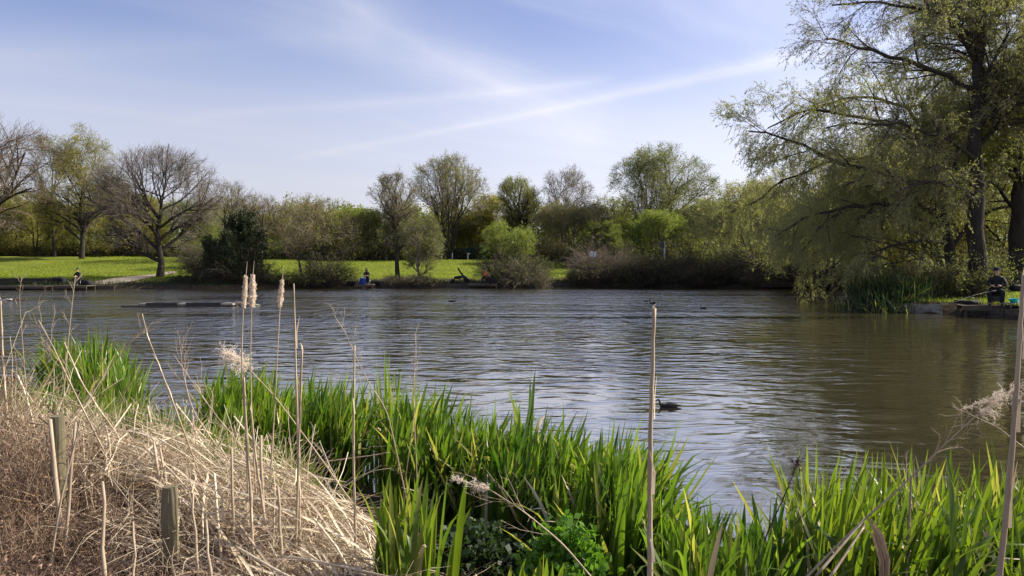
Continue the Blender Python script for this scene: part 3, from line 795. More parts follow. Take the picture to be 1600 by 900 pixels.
u = [(-40, 60, 102, 372, 'leaf_yellow', 'yellow-green undergrowth at the left edge of the meadow'), (50, 150, 101, 380, 'leaf_olive', 'olive undergrowth around the tall willow trunk'),
     (135, 250, 100, 372, 'leaf_yellow', 'yellow-green undergrowth between the tall willow and the bare oak'), (235, 340, 99, 378, 'leaf_olive', 'olive undergrowth behind the bare oak trunk'),
     (330, 450, 98, 366, 'leaf_fresh', 'bright undergrowth seen either side of the ivy-covered tree'), (430, 560, 99, 370, 'leaf_olive', 'undergrowth behind the leaning stems'),
     (540, 680, 100, 366, 'leaf_mid', 'grey-green undergrowth behind the angler with the blue bucket'), (660, 790, 108, 384, 'leaf_mid', 'mid green undergrowth below the upswept tree'),
     (780, 900, 101, 376, 'leaf_bramble', 'dark brown undergrowth below the bare poplar'), (880, 1010, 92, 372, 'leaf_bramble', 'brown undergrowth behind the small white sign'),
     (990, 1130, 84, 376, 'leaf_mid', 'dark undergrowth behind the tall sign post'), (1110, 1250, 78, 370, 'leaf_mid', 'dark undergrowth behind the low spreading willow')]
for i, (a, b, Yd, tp, lf, lb) in enumerate(u):
    mound('undergrowth_bush', lb, a, b, Yd, tp, lf, 8000, 0.17, 130 + i, UN, ntw=500, dep=2.5)

# --- the big willow on the right, limbs laid out one by one
def willow_big(name, label, Yd, trunk, limbs, n3, n4, leafmat, nleaf, seed, lsize=0.10, r0=0.36, droop=0.18, extra=8, L2=2.6, rr=2.0):
    rng = np.random.default_rng(seed)
    base = at(trunk[0][0], trunk[0][1], Yd)
    org = np.array([base[0], Yd, zg(base[0], Yd) - 0.15])

    def poly(pts, ra, rb, K=12):
        A = []
        for q in pts:
            Yq = Yd + (q[2] if len(q) > 2 else 0)
            A.append(at(q[0], q[1], Yq) - org)
        A = np.array(A); tt = np.linspace(0, len(A) - 1, K)
        o = np.stack([np.interp(tt, np.arange(len(A)), A[:, c]) for c in range(3)], -1)
        o[1:-1] += rng.normal(size=(K - 2, 3)) * 0.06
        return o, np.linspace(ra, rb, K)
    tr, cr = Geo(), Geo()
    P, Rt = poly(trunk, r0, r0 * 0.35, 14)
    P[0, 2] = -0.1
    Rt[0] *= 1.25
    tr.tubes(P, Rt, 12)
    # limbs
    LP, LR = [], []
    for lm in limbs:
        a, b = poly(lm[1:], lm[0], 0.035)
        LP.append(a); LR.append(b)
    LP = np.array(LP); LR = np.array(LR)
    tr.tubes(LP, LR, 8)
    if extra:
        EP, ER = grow(rng, P[None], Rt[None], extra, 0.25, (0.6, 1.1), 5.0, 11, 0.4, 0.08, 0.02)
        tr.tubes(EP, ER, 6)
        LP = np.concatenate([LP, EP]); LR = np.concatenate([LR, ER])
    P2, R2 = grow(rng, LP, LR, 13, 0.12, (0.4, 1.1), L2, 6, 0.5, 0.12, 0.0, fade=0.4)
    tr.tubes(P2, R2, 5)
    P3, R3 = grow(rng, P2, R2, n3, 0.1, (0.35, 0.95), L2 * 0.5, 4, 0.55, 0.14, -droop * 0.4, rmin=0.008, fade=0.3)
    cr.tubes(P3, R3, 3)
    P4, R4 = grow(rng, P3, R3, n4, 0.1, (0.3, 0.9), 0.75, 4, 0.6, 0.13, -droop, rmin=0.005, fade=0.2)
    cr.tubes(P4, R4, 3)
    N, K = P4.shape[:2]
    pi = rng.integers(0, N, nleaf); f = rng.uniform(0.1, 0.999, nleaf) * (K - 1); i0 = f.astype(int); fr = (f - i0)[:, None]
    C = P4[pi, i0] * (1 - fr) + P4[pi, i0 + 1] * fr + rng.normal(size=(nleaf, 3)) * 0.03
    ax = P4[pi, i0 + 1] - P4[pi, i0]; ax /= np.linalg.norm(ax, axis=1, keepdims=True) + 1e-9
    cr.leaves(C, lsize, 0.30, rng, ax + np.array([0, 0, -droop]), 0.55, 1)
    root = thing(name, label, 'tree', org, 0, 'willows on the right bank')
    tr.build('trunk', 'bark', root)
    cr.build('crown', ['twig', leafmat], root)
    return root


willow_big('big_willow', 'tallest willow on the right with a thick upright trunk running out of the top', 36,
           [(1527, 445), (1524, 330), (1530, 220), (1526, 110), (1535, 0), (1545, -120)],
           [(0.13, (1520, 140), (1470, 112, -1), (1400, 92, -2), (1330, 70, -3), (1290, 60, -3)),
            (0.12, (1528, 60), (1490, 30, -1), (1440, 12, -2), (1370, 0, -2), (1300, 8, -3)),
            (0.12, (1530, 30), (1510, -30, 1), (1450, -60, 1), (1380, -80, 2)),
            (0.13, (1528, 150), (1560, 120, 1), (1600, 95, 2), (1650, 70, 2)),
            (0.11, (1530, 190), (1570, 170, -1), (1610, 160, -2), (1660, 165, -2)),
            (0.11, (1528, 95), (1500, 60, 2), (1460, 20, 3), (1420, -20, 4)),
            (0.10, (1526, 250), (1480, 215, -2), (1420, 195, -3), (1350, 190, -3), (1290, 200, -3)),
            (0.09, (1524, 320), (1500, 290, -2), (1450, 280, -3), (1400, 300, -4)),
            (0.12, (1530, 60), (1570, 10, 1), (1620, -30, 1), (1680, -40, 1))],
           9, 7, 'leaf_willow_grey', 150000, 301, 0.098, 0.40, 0.10, 12, 2.6)
willow_big('arching_willow', 'willow whose long boughs arch left over the water and hang to the surface', 41,
           [(1492, 447), (1480, 380), (1470, 300), (1462, 230), (1440, 160)],
           [(0.17, (1470, 300), (1430, 285, -1), (1370, 270, -2), (1300, 250, -2), (1230, 215, -2), (1170, 205, -2)),
            (0.14, (1475, 330), (1400, 318, -2), (1340, 322, -3), (1270, 335, -3), (1210, 370, -3)),
            (0.14, (1478, 360), (1420, 335, 1), (1350, 320, 2), (1290, 345, 2), (1250, 395, 2)),
            (0.12, (1480, 380), (1440, 375, -3), (1390, 385, -4), (1350, 415, -4)),
            (0.13, (1464, 240), (1410, 205, 0), (1340, 180, 0), (1260, 170, 0), (1200, 200, 0)),
            (0.12, (1462, 230), (1420, 170, 2), (1370, 150, 3), (1310, 155, 3), (1250, 185, 3)),
            (0.11, (1466, 270), (1380, 245, 3), (1300, 250, 4), (1220, 285, 4), (1170, 320, 4)),
            (0.11, (1484, 390), (1520, 340, 1), (1570, 320, 1), (1620, 330, 1)),
            (0.11, (1470, 290), (1500, 240, 2), (1550, 220, 3), (1610, 230, 3))],
           10, 7, 'leaf_willow_grey', 230000, 302, 0.105, 0.30, 0.15, 7, 3.0)
willow_big('right_edge_tree', 'dark-trunked tree at the right edge behind the seated angler', 39,
           [(1592, 455), (1590, 360), (1598, 260), (1590, 150), (1600, 40)],
           [(0.12, (1590, 330), (1560, 290, 1), (1520, 270, 1), (1480, 280, 1)),
            (0.12, (1594, 240), (1560, 200, 1), (1520, 190, 1), (1470, 200, 1)),
            (0.12, (1590, 150), (1550, 110, 1), (1500, 90, 1), (1440, 100, 1)),
            (0.12, (1595, 300), (1640, 260, 1), (1680, 250, 1), (1720, 260, 1))],
           7, 5, 'leaf_willow', 50000, 303, 0.11, 0.48, 0.16, 5, 2.4)
for px, Yd, tp, wdt, lf, lb, sd in ((1480, 52, 150, 190, 'leaf_yellow', 'sunlit yellow-green tree behind the trunk of the tallest willow', 61),
                                   (1610, 50, 90, 190, 'leaf_yellow', 'sunlit yellow-green tree beyond the right edge trunk', 62)):
    tree('backlit_tree', lb, px, Yd, tp, wdt, 'bush', lf, 'twig', n_leaf=26000, lsize=0.13, seed=sd, stems=3, cbase=-0.02, group='trees behind the right bank willows', lv=(18, 9, 7, 4))
mound('bush', 'pale-leaved bush right behind the nearest seated angler', 1500, 1545, 35.4, 392, 'leaf_willow', 3800, 0.075, 141, 'bushes on the right bank', ntw=160, dep=0.7)
mound('bush', 'dull brown-green bush sloping down to the sedge on the right point', 1400, 1520, 36.5, 410, 'leaf_bramble', 9000, 0.07, 142, 'bushes on the right bank', ntw=420, dep=1.0)
mound('bush', 'dark green bush between the big willow trunk and the sedge clump', 1360, 1470, 37.5, 418, 'leaf_mid', 8000, 0.08, 143, 'bushes on the right bank', ntw=420, dep=1.0)
mound('bush', 'shaded bush between the two trunks on the right bank', 1530, 1600, 41.5, 380, 'leaf_olive', 5000, 0.09, 144, 'bushes on the right bank', ntw=300, dep=1.0)


# ---------------------------------------------------------------- blades
def blades(g, rng, bx, by, bz, length, width, lean, bend=(0.3, 1.3), K=7, mi=0, fold=0.12, ldir=None, foldover=0.12):
    N = len(bx)
    az = rng.uniform(0, 2 * math.pi, N) if ldir is None else ldir + rng.normal(size=N) * 0.9
    th0 = np.abs(rng.normal(size=N)) * lean
    bd = rng.uniform(bend[0], bend[1], N) * rng.uniform(0, 1, N) ** 1.5
    fo = rng.uniform(size=N) < foldover
    bd = np.where(fo, rng.uniform(1.3, 2.4, N), bd)
    h = np.stack([np.cos(az), np.sin(az), 0 * az], -1)
    pts = [np.stack([bx, by, bz], -1)]
    for j in range(1, K):
        u = (j - 0.5) / (K - 1)
        th = th0 + bd * u ** 2.2
        d = h * np.sin(th)[:, None] + np.array([0, 0, 1.0]) * np.cos(th)[:, None]
        pts.append(pts[-1] + d * (length / (K - 1))[:, None])
    P = np.stack(pts, 1)
    ta = rng.uniform(0, math.pi, N)
    side = np.stack([np.cos(ta), np.sin(ta), 0 * ta], -1)
    prof = np.interp(np.linspace(0, 1, K), [0, 0.15, 0.6, 0.85, 1.0], [0.6, 0.9, 1.0, 0.62, 0.03])
    g.ribbons(P, width[:, None] * prof[None], side, mi, fold)


def poly_points(poly, n, rng):
    poly = np.array(poly, float); lo, hi = poly.min(0), poly.max(0); o = []
    cnt = 0
    while cnt < n:
        p = rng.uniform(lo, hi, (n * 3, 2)); ins = np.zeros(len(p), bool)
        for i in range(len(poly)):
            a = poly[i]; b = poly[(i + 1) % len(poly)]
            c = ((a[1] > p[:, 1]) != (b[1] > p[:, 1]))
            xi = a[0] + (p[:, 1] - a[1]) / ((b[1] - a[1]) or 1e-9) * (b[0] - a[0])
            ins ^= c & (p[:, 0] < xi)
        o.append(p[ins]); cnt += ins.sum()
    return np.concatenate(o)[:n]


def iris_bed(name, label, poly, n, seed, mat='leaf_iris', hgt=(0.6, 1.0), wid=(0.022, 0.046), lean=0.13, clump=0.10, kind='stuff', cat='iris bed', foldover=0.1, ldir=None):
    rng = np.random.default_rng(seed)
    fans = poly_points(poly, max(1, n // 18), rng)
    k = rng.integers(0, len(fans), n)
    b = fans[k] + rng.normal(size=(n, 2)) * clump * 0.75
    hf = rng.uniform(hgt[0], hgt[1], len(fans))
    hf = hf * (1.02 + 0.08 * np.sin(fans[:, 0] * 3.1 + seed) + 0.08 * np.sin(fans[:, 0] * 7.7 + fans[:, 1] * 5))
    L = hf[k] * (0.45 + 0.65 * rng.uniform(0, 1, n) ** 0.6)
    z = np.maximum(zt(b[:, 0], b[:, 1]), -0.25)
    L = L + np.maximum(0, -z)
    g = Geo()
    nb = int(n * 0.945)
    na = int(nb * 0.84)
    blades(g, rng, b[:na, 0], b[:na, 1], z[:na], L[:na], rng.uniform(wid[0], wid[1], na), lean, ldir=ldir, foldover=foldover)
    blades(g, rng, b[na:nb, 0], b[na:nb, 1], z[na:nb], L[na:nb], rng.uniform(wid[0], wid[1], nb - na) * 0.8, lean * 1.5, mi=2, foldover=foldover * 1.6)
    blades(g, rng, b[nb:, 0], b[nb:, 1], z[nb:], L[nb:] * 0.9, rng.uniform(wid[0], wid[1], n - nb) * 0.8, lean * 1.5, mi=1, foldover=0.5)
    o = g.build(name, [mat, 'straw', 'leaf_iris_yellow'])
    return tag(o, label, cat, None, kind)


def wpoly(pts):
    """list of (px, Y) -> (x, y)"""
    return [((a - 800) / F_PX * b, b) for a, b in pts]


iris_bed('iris_bed', 'dense bed of tall green iris blades filling the middle of the near bank',
         wpoly([(612, 8.2), (660, 8.1), (760, 7.7), (860, 7.1), (950, 6.35), (1010, 5.6), (1005, 4.5), (930, 4.8), (860, 5.5), (760, 6.1), (660, 6.7), (610, 6.9)]), 3000, 401, hgt=(0.68, 0.98), wid=(0.026, 0.054), lean=0.26, ldir=-0.2, foldover=0.24)
iris_bed('iris_bed', 'tall dark iris stand behind the cattails, left of the middle bed',
         wpoly([(320, 9.3), (375, 9.9), (450, 9.6), (530, 8.9), (560, 8.0), (520, 7.4), (420, 7.8), (320, 8.2)]), 1900, 402, hgt=(0.7, 1.0), lean=0.2, ldir=-0.2)
iris_bed('iris_bed', 'sunlit iris bed along the bottom right corner',
         wpoly([(1250, 5.9), (1330, 6.0), (1450, 6.0), (1580, 5.8), (1720, 5.6), (1720, 4.1), (1500, 4.0), (1300, 4.2), (1230, 4.8)]), 2000, 403, 'leaf_iris_right', hgt=(0.5, 0.9), foldover=0.22, lean=0.26, ldir=0.1)
iris_bed('iris_clump', 'broad-bladed iris clump between the thick dry reed and the sunlit bottom right bed',
         wpoly([(1040, 4.9), (1110, 5.1), (1190, 4.9), (1240, 4.5), (1190, 4.0), (1040, 4.1)]), 430, 404, 'leaf_iris', hgt=(0.5, 0.78), kind=None, cat='iris clump', lean=0.2)
iris_bed('iris_clump', 'separate dark green iris clump standing in the water at the far left',
         wpoly([(70, 12.3), (120, 12.8), (180, 12.2), (215, 10.9), (150, 10.4), (80, 11)]), 900, 405, 'leaf_iris', hgt=(0.8, 1.05), kind=None, cat='iris clump', lean=0.24)
iris_bed('iris_shoots', 'few thin iris shoots in the gap of open water left of the dark stand',
         wpoly([(185, 9.4), (212, 9.4), (214, 8.8), (186, 8.8)]), 60, 406, 'leaf_iris', hgt=(0.65, 0.9), kind=None, cat='iris clump')
iris_bed('iris_shoots', 'young upright iris shoots at the right foot of the straw heap',
         wpoly([(608, 4.35), (650, 4.5), (692, 4.3), (690, 3.9), (612, 3.9)]), 75, 407, 'leaf_iris_right', hgt=(0.55, 0.72), kind=None, cat='iris clump', lean=0.07, foldover=0.02)
iris_bed('iris_shoots', 'low iris shoots along the bottom edge below the leafy herb',
         wpoly([(720, 3.9), (800, 4.1), (900, 4.0), (950, 3.8), (760, 3.6)]), 60, 408, 'leaf_iris_right', hgt=(0.22, 0.38), kind=None, cat='iris clump', lean=0.2)
iris_bed('iris_tuft', 'tuft of iris blades sticking up tallest above the middle bed',
         wpoly([(824, 7.15), (838, 7.15), (838, 7.05), (824, 7.05)]), 7, 409, 'leaf_iris', hgt=(1.24, 1.36), wid=(0.05, 0.07), kind=None, cat='iris clump', lean=0.05, foldover=0.0, clump=0.04)
iris_bed('iris_tuft', 'thin iris blades rising in the water gap behind the middle reed stalk',
         wpoly([(560, 8.6), (640, 8.7), (650, 8.2), (570, 8.1)]), 90, 410, 'leaf_iris', hgt=(0.85, 1.12), kind=None, cat='iris clump', lean=0.12)
iris_bed('sedge_clump', 'dark green sedge clump drooping into the water at the tip of the right bank',
         wpoly([(1348, 35.4), (1368, 34.6), (1412, 34.6), (1425, 36.5), (1355, 36.8)]), 2600, 411, 'leaf_sedge', hgt=(0.9, 1.5), wid=(0.02, 0.04), kind=None, cat='sedge', lean=0.55, clump=0.8, foldover=0.2)
# grassy edge behind the left part of the thatch
iris_bed('bank_grass', 'mixed green grass and cleavers between the straw heap and the water on the left',
         wpoly([(70, 9.2), (190, 8.0), (260, 7.4), (330, 7.2), (480, 6.9), (400, 6.2), (250, 6.2), (90, 7.2)]), 2400, 412, 'leaf_iris_right', hgt=(0.3, 0.6), wid=(0.006, 0.016), kind='stuff', cat='grass', lean=0.4, clump=0.4, foldover=0.3)

iris_bed('bank_grass', 'green blades pushing up through the upper edge of the straw heap',
         wpoly([(60, 7.6), (300, 7.2), (520, 6.0), (560, 5.2), (400, 5.4), (200, 6.0), (60, 6.6)]), 500, 413, 'leaf_iris_right', hgt=(0.35, 0.6), wid=(0.008, 0.02), kind='stuff', cat='grass', lean=0.3, clump=0.3, foldover=0.3)
# leafy herbs (water-parsnip-like) low at the bottom
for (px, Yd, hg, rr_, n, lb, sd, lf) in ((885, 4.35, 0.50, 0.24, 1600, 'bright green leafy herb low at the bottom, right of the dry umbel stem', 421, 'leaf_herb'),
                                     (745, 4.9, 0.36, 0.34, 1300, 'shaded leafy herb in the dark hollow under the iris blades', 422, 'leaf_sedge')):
    rng = np.random.default_rng(sd)
    x, y = (px - 800) / F_PX * Yd, Yd
    z0 = zg(x, y); g = Geo()
    n = int(n); ns = 90
    a = rng.uniform(0, 6.28, ns); r_ = rng.uniform(0, 1, ns) ** 0.5 * rr_
    tip = np.stack([np.cos(a) * r_, np.sin(a) * r_, hg * (1 - 0.5 * (r_ / rr_) ** 2) * rng.uniform(0.7, 1.05, ns)], -1)
    P = np.stack([tip * np.array([0.3, 0.3, 0]) * 1.0, tip * np.array([0.6, 0.6, 0.5]), tip], 1)
    g.tubes(P, np.full((ns, 3), 0.003), 4, 0)
    k = rng.integers(0, ns, n)
    C = tip[k] * rng.uniform(0.72, 1.02, (n, 1)) + rng.normal(size=(n, 3)) * 0.03
    g.leaves(C, 0.05, 0.75, rng, np.array([0, 0, 0.2]), 1.0, 0)
    o = g.build('leafy_herb', [lf]); o.location = (x, y, z0)
    tag(o, lb, 'plant', 'leafy herbs')

# ---------------------------------------------------------------- dead vegetation on the near bank
rng = np.random.default_rng(500)


def stalks(g, rng, B, D, L, r, K=5, wob=0.06, grav=0.0, mi=0, sides=3, floor=True):
    d = D / np.linalg.norm(D, axis=1, keepdims=True); pts = [B]
    for j in range(K - 1):
        d = d + rng.normal(size=d.shape) * wob + np.array([0, 0, -grav]); d /= np.linalg.norm(d, axis=1, keepdims=True)
        q = pts[-1] + d * (L / (K - 1))[:, None]
        if floor:
            zf = zt(q[:, 0], q[:, 1]) + 0.01; q[:, 2] = np.maximum(q[:, 2], zf)
        pts.append(q)
    P = np.stack(pts, 1)
    Rr = r[:, None] * np.linspace(1, 0.55, K)[None]
    g.tubes(P, Rr, sides, mi)
    return P, Rr


def mound_h(x, y):
    """height of the dead growth above the soil on the near bank"""
    u_ = (x / y) * F_PX + 800                       # bearing, used only to shape the heap along the bank
    tall = 1.0 * ss(300, -100, u_) * ss(7.5, 4.9, y) * (0.12 + 0.88 * ss(3.7, 5.0, y))
    heap = 0.38 * ss(700, 420, u_) * ss(8.0, 5.2, y) * (0.15 + 0.85 * ss(3.8, 4.9, y))
    hol = np.sin(x * 8.1 + 1.7 * np.sin(y * 5.3)) * np.sin(y * 6.7 + 1.3 * np.sin(x * 4.1) + 0.8) + 0.5 * np.sin(x * 17 + 3 * np.sin(y * 9))
    return np.maximum(tall, heap) * (0.42 + 0.62 * ss(-0.55, 0.45, hol)) * (1.06 + 0.22 * np.sin(x * 3.3 + 2 * np.sin(y * 2.1)) * np.sin(y * 2.7 + 1) + 0.10 * np.sin(x * 9 + y * 4))


# brown upright tangle (dead nettles and cleavers) on the left
land = wpoly([(-330, 3.0), (-250, 7.0), (30, 6.6), (230, 5.9), (420, 5.1), (560, 4.4), (600, 3.7), (560, 3.2)])
g = Geo()
n = 6000
b = poly_points(land, n, rng); hm = mound_h(b[:, 0], b[:, 1])
z = zt(b[:, 0], b[:, 1])
D = np.stack([rng.normal(size=n) * 0.45, rng.normal(size=n) * 0.45, np.full(n, 1.0)], -1)
Ls = hm * rng.uniform(0.5, 1.25, n) + 0.05
P, Rr = stalks(g, rng, np.stack([b[:, 0], b[:, 1], z], -1), D, Ls, rng.uniform(0.0012, 0.0034, n), 6, 0.20, 0.07, 0)
P2, R2 = grow(rng, P[::2], Rr[::2], 6, 0.2, (0.5, 1.3), 0.20, 3, 0.6, 0.3, -0.1, None, 0.0009)
g.tubes(P2, R2, 3, 1)
u2 = (b[:, 0] / b[:, 1]) * F_PX + 800
sel = (u2 > 150) & (rng.uniform(size=len(u2)) < 0.8)
bb = np.stack([b[sel, 0], b[sel, 1], z[sel] + hm[sel] * rng.uniform(0.3, 1.0, sel.sum())], -1)
an = R(-30) + rng.normal(size=len(bb)) * 0.8
P5, R5 = stalks(g, rng, bb, np.stack([np.cos(an), np.sin(an), rng.uniform(-0.1, 0.5, len(bb))], -1), rng.uniform(0.2, 0.7, len(bb)), rng.uniform(0.0007, 0.002, len(bb)), 8, 0.22, 0.08, 2)
n = 16000
k = rng.integers(0, len(P2), n)
g.leaves(P2[k, rng.integers(0, 4, n)] + rng.normal(size=(n, 3)) * 0.02, 0.022, 0.5, rng, None, 1, 1)
tag(g.build('dead_nettles', ['straw_warm', 'dead_brown', 'straw']), 'tangled mass of dead brown nettles and cleavers heaped along the left of the near bank', 'dead vegetation', None, 'stuff')

# pale straw thatch lying down the slope towards the right
g = Geo()
n = 1000
b = poly_points(wpoly([(-60, 7.4), (160, 7.6), (300, 7.2), (420, 6.6), (560, 5.4), (640, 4.3), (620, 3.6), (430, 3.5), (260, 4.3), (60, 5.4), (-60, 6.0)]), n, rng)
z = zt(b[:, 0], b[:, 1]) + mound_h(b[:, 0], b[:, 1]) * rng.uniform(0.2, 1.0, n) ** 0.6 + 0.02
ang = R(-38) + rng.normal(size=n) * 0.30
D = np.stack([np.cos(ang), np.sin(ang), -0.10 + rng.normal(size=n) * 0.12], -1)
L = rng.uniform(0.5, 1.9, n)
B = np.stack([b[:, 0], b[:, 1], z], -1) - D * L[:, None] * 0.5
B[:, 2] = np.maximum(B[:, 2], zt(B[:, 0], B[:, 1]) + 0.02)
P, Rr = stalks(g, rng, B, D, L, rng.uniform(0.002, 0.0042, n) + 0.0045 * (rng.uniform(size=n) < 0.25), 6, 0.05, 0.06, 0, 5)
n2 = 900
b = poly_points(wpoly([(-60, 7.4), (160, 7.8), (300, 7.4), (470, 6.4), (600, 5.0), (650, 4.2), (620, 3.5), (300, 3.5), (60, 5.0)]), n2, rng)
z = zt(b[:, 0], b[:, 1]) + mound_h(b[:, 0], b[:, 1]) * rng.uniform(0.3, 1.0, n2)
ang = rng.uniform(0, 6.28, n2)
D = np.stack([np.cos(ang), np.sin(ang), 0.15 + rng.normal(size=n2) * 0.3], -1)
L = rng.uniform(0.15, 0.5, n2); K = 5
pts = [np.stack([b[:, 0], b[:, 1], z], -1)]; d = D / np.linalg.norm(D, axis=1, keepdims=True)
for j in range(K - 1):
    d = d + rng.normal(size=d.shape) * 0.22 + np.array([0, 0, -0.12]); d /= np.linalg.norm(d, axis=1, keepdims=True)
    pts.append(pts[-1] + d * (L / 4)[:, None])
P = np.stack(pts, 1)
g.ribbons(P, rng.uniform(0.005, 0.016, n2)[:, None] * np.array([0.7, 1, 1, 0.7, 0.1])[None], rng.normal(size=(n2, 3)), 1)
# broad flattened reed leaves and canes lying in layers
nw = 300
b = poly_points(wpoly([(120, 7.0), (300, 7.0), (420, 6.4), (560, 5.2), (620, 4.4), (600, 3.8), (400, 4.0), (200, 4.8)]), nw, rng)
z = zt(b[:, 0], b[:, 1]) + mound_h(b[:, 0], b[:, 1]) * rng.uniform(0.75, 1.08, nw) + 0.015
an = R(-40) + 0.25 * np.sin(b[:, 0] * 2.2) + rng.normal(size=nw) * 0.34
D = np.stack([np.cos(an), np.sin(an), -0.12 + rng.normal(size=nw) * 0.07], -1); D /= np.linalg.norm(D, axis=1, keepdims=True)
Lw = rng.uniform(0.35, 1.3, nw); tq = np.linspace(-0.5, 0.5, 7)
Pw = np.stack([b[:, 0], b[:, 1], z], -1)[:, None, :] + D[:, None, :] * (Lw[:, None] * tq[None])[..., None]
Pw[..., 2] -= (tq[None] ** 2) * Lw[:, None] * 0.22
Pw += rng.normal(size=Pw.shape) * 0.005
Pw[..., 2] = np.maximum(Pw[..., 2], zt(Pw[..., 0], Pw[..., 1]) + 0.01)
g.ribbons(Pw, (rng.uniform(0.007, 0.022, nw)[:, None] * np.array([0.3, 0.8, 1, 1, 1, 0.8, 0.15])[None]), np.cross(D, np.array([0, 0, 1.0])) + rng.normal(size=(nw, 3)) * 0.4, 0, 0.15)
n3 = 640
b = poly_points(wpoly([(-40, 7.0), (140, 7.4), (300, 7.0), (420, 6.2), (520, 5.2), (420, 4.2), (120, 4.6), (-60, 5.4)]), n3, rng)
z = zt(b[:, 0], b[:, 1])
D = np.stack([0.25 + rng.normal(size=n3) * 0.45, rng.normal(size=n3) * 0.4, np.ones(n3)], -1)
P3, R3 = stalks(g, rng, np.stack([b[:, 0], b[:, 1], z], -1), D, mound_h(b[:, 0], b[:, 1]) + rng.uniform(0.05, 0.42, n3), rng.uniform(0.0012, 0.004, n3), 7, 0.10, 0.03, 0, 4)
P4, R4 = grow(rng, P3[::3], R3[::3], 4, 0.5, (0.4, 1.0), 0.16, 3, 0.6, 0.2, 0.0, None, 0.0008)
g.tubes(P4, R4, 3, 0)
tag(g.build('straw_thatch', ['straw', 'straw_warm']), 'fallen pale reed straw matted over the near bank, running down to the right', 'dead reeds', None, 'stuff')

# litter everywhere on the near soil
g = Geo(); n = 6000
b = poly_points(wpoly([(-400, 2.6), (-300, 8), (200, 8), (500, 7.0), (700, 5.6), (900, 4.6), (1200, 4.2), (1800, 4.2), (1800, 2.6)]), n, rng)
z = zt(b[:, 0], b[:, 1]) + 0.02
ang = rng.uniform(0, 6.28, n)
P, Rr = stalks(g, rng, np.stack([b[:, 0], b[:, 1], z], -1), np.stack([np.cos(ang), np.sin(ang), rng.uniform(0, 0.35, n)], -1), rng.uniform(0.08, 0.4, n), rng.uniform(0.001, 0.003, n), 4, 0.2, 0.12, 0)
tag(g.build('straw_litter', ['straw_warm']), 'loose dry stems littering the soil at the water edge', 'plant litter', None, 'stuff')

# standing broken stems in the left mass: countable, each one a thing
GS = 'broken upright stems in the dead growth'
stub = [(78, 655, 100, 900, 4.3, 0.011, 'pale split stem pressed against the farther fence post'), (160, 752, 163, 900, 3.9, 0.008, 'thin grey stem between the two fence posts'),
        (118, 660, 100, 880, 4.2, 0.007, 'bowed stem just right of the farther fence post'), (208, 815, 210, 900, 3.8, 0.005, 'short thin stem near the bottom between the posts'),
        (322, 812, 330, 900, 3.9, 0.006, 'pale stub just right of the nearer fence post'), (302, 770, 308, 900, 4.0, 0.006, 'thin stem hugging the nearer fence post'),
        (240, 690, 252, 770, 4.8, 0.008, 'pair-like pale stem above the nearer fence post, left one'), (250, 700, 262, 770, 4.8, 0.007, 'pale stem above the nearer fence post, right one'),
        (362, 700, 364, 820, 4.4, 0.007, 'straight dull stem left of the cattail stems'), (408, 680, 412, 800, 4.5, 0.008, 'straw stem close behind the cattail stems'),
        (434, 760, 440, 900, 4.1, 0.007, 'thin stem at the bottom below the third cattail'), (300, 640, 306, 700, 6.0, 0.006, 'small stem in the grass above the straw heap')]
for (x1, y1, x0, y0, Yd, rr_, lb) in stub:
    a = at(x0, y0, Yd); bq = at(x1, y1, Yd + 0.1)
    zf = zg(a[0], a[1]); dv = (bq - a) / max(bq[2] - a[2], 1e-3)
    a = a - dv * max(0, a[2] - zf) if a[2] > zf else a
    P = np.linspace(a, bq, 6); P[1:-1] += rng.normal(size=(4, 3)) * 0.004
    g = Geo().tubes(P[None] - a, np.linspace(rr_ * 1.5, rr_ * 1.0, 6)[None], 8, 0, True)
    o = g.build('broken_stem', 'reed_stem'); o.location = tuple(a); tag(o, lb, 'dry stem', GS)


# fence posts
def post(label, px, py, Yd, wpx, lean, pxb):
    topp = at(px, py, Yd); x, y = at(pxb, 900, Yd)[:2]
    z0 = zg(x, y) - 0.1; wdt = wpx / F_PX * Yd / 2
    rng = np.random.default_rng(int(px))
    P = np.linspace((x, y, z0), topp, 9); P[1:-1, :2] += rng.normal(size=(7, 2)) * 0.003
    g = Geo(); S_ = 14
    Rr = np.full(9, wdt) * rng.uniform(0.95, 1.05, 9); Rr[-1] *= 0.9
    g.tubes(P[None] - np.array([x, y, z0]), Rr[None], S_, 0, True)
    o = g.build('fence_post', 'post_wood', smooth=False); o.location = (x, y, z0)
    return tag(o, label, 'post', 'old round fence posts in the dead growth')


post('nearer weathered round fence post at the bottom left, moss on its side', 265, 760, 4.15, 24, 0, 266)
post('farther weathered fence post standing higher in the brown tangle', 90, 650, 4.6, 22, 0, 92)


# ---------------------------------------------------------------- individual dry stems
def curve_pts(pts, Yd, K=16):
    A = np.array([at(q[0], q[1], Yd + (q[2] if len(q) > 2 else 0)) for q in pts])
    tt = np.linspace(0, len(A) - 1, K)
    P = np.stack([np.interp(tt, np.arange(len(A)), A[:, c]) for c in range(3)], -1)
    for _ in range(2): P[1:-1] = (P[:-2] + 2 * P[1:-1] + P[2:]) / 4
    # carry the foot on down to the soil or pond bed
    zf = zg(P[0, 0], P[0, 1]) - 0.03
    if P[0, 2] > zf + 0.03:
        dv = P[0] - P[2]; dv /= abs(dv[2]) + 1e-6
        dv = dv if dv[2] < 0 else np.array([0, 0, -1.0])
        dv[0:2] = np.clip(dv[0:2], -0.8, 0.8)
        P = np.concatenate([[P[0] + dv * (P[0, 2] - zf)], P])
    return P


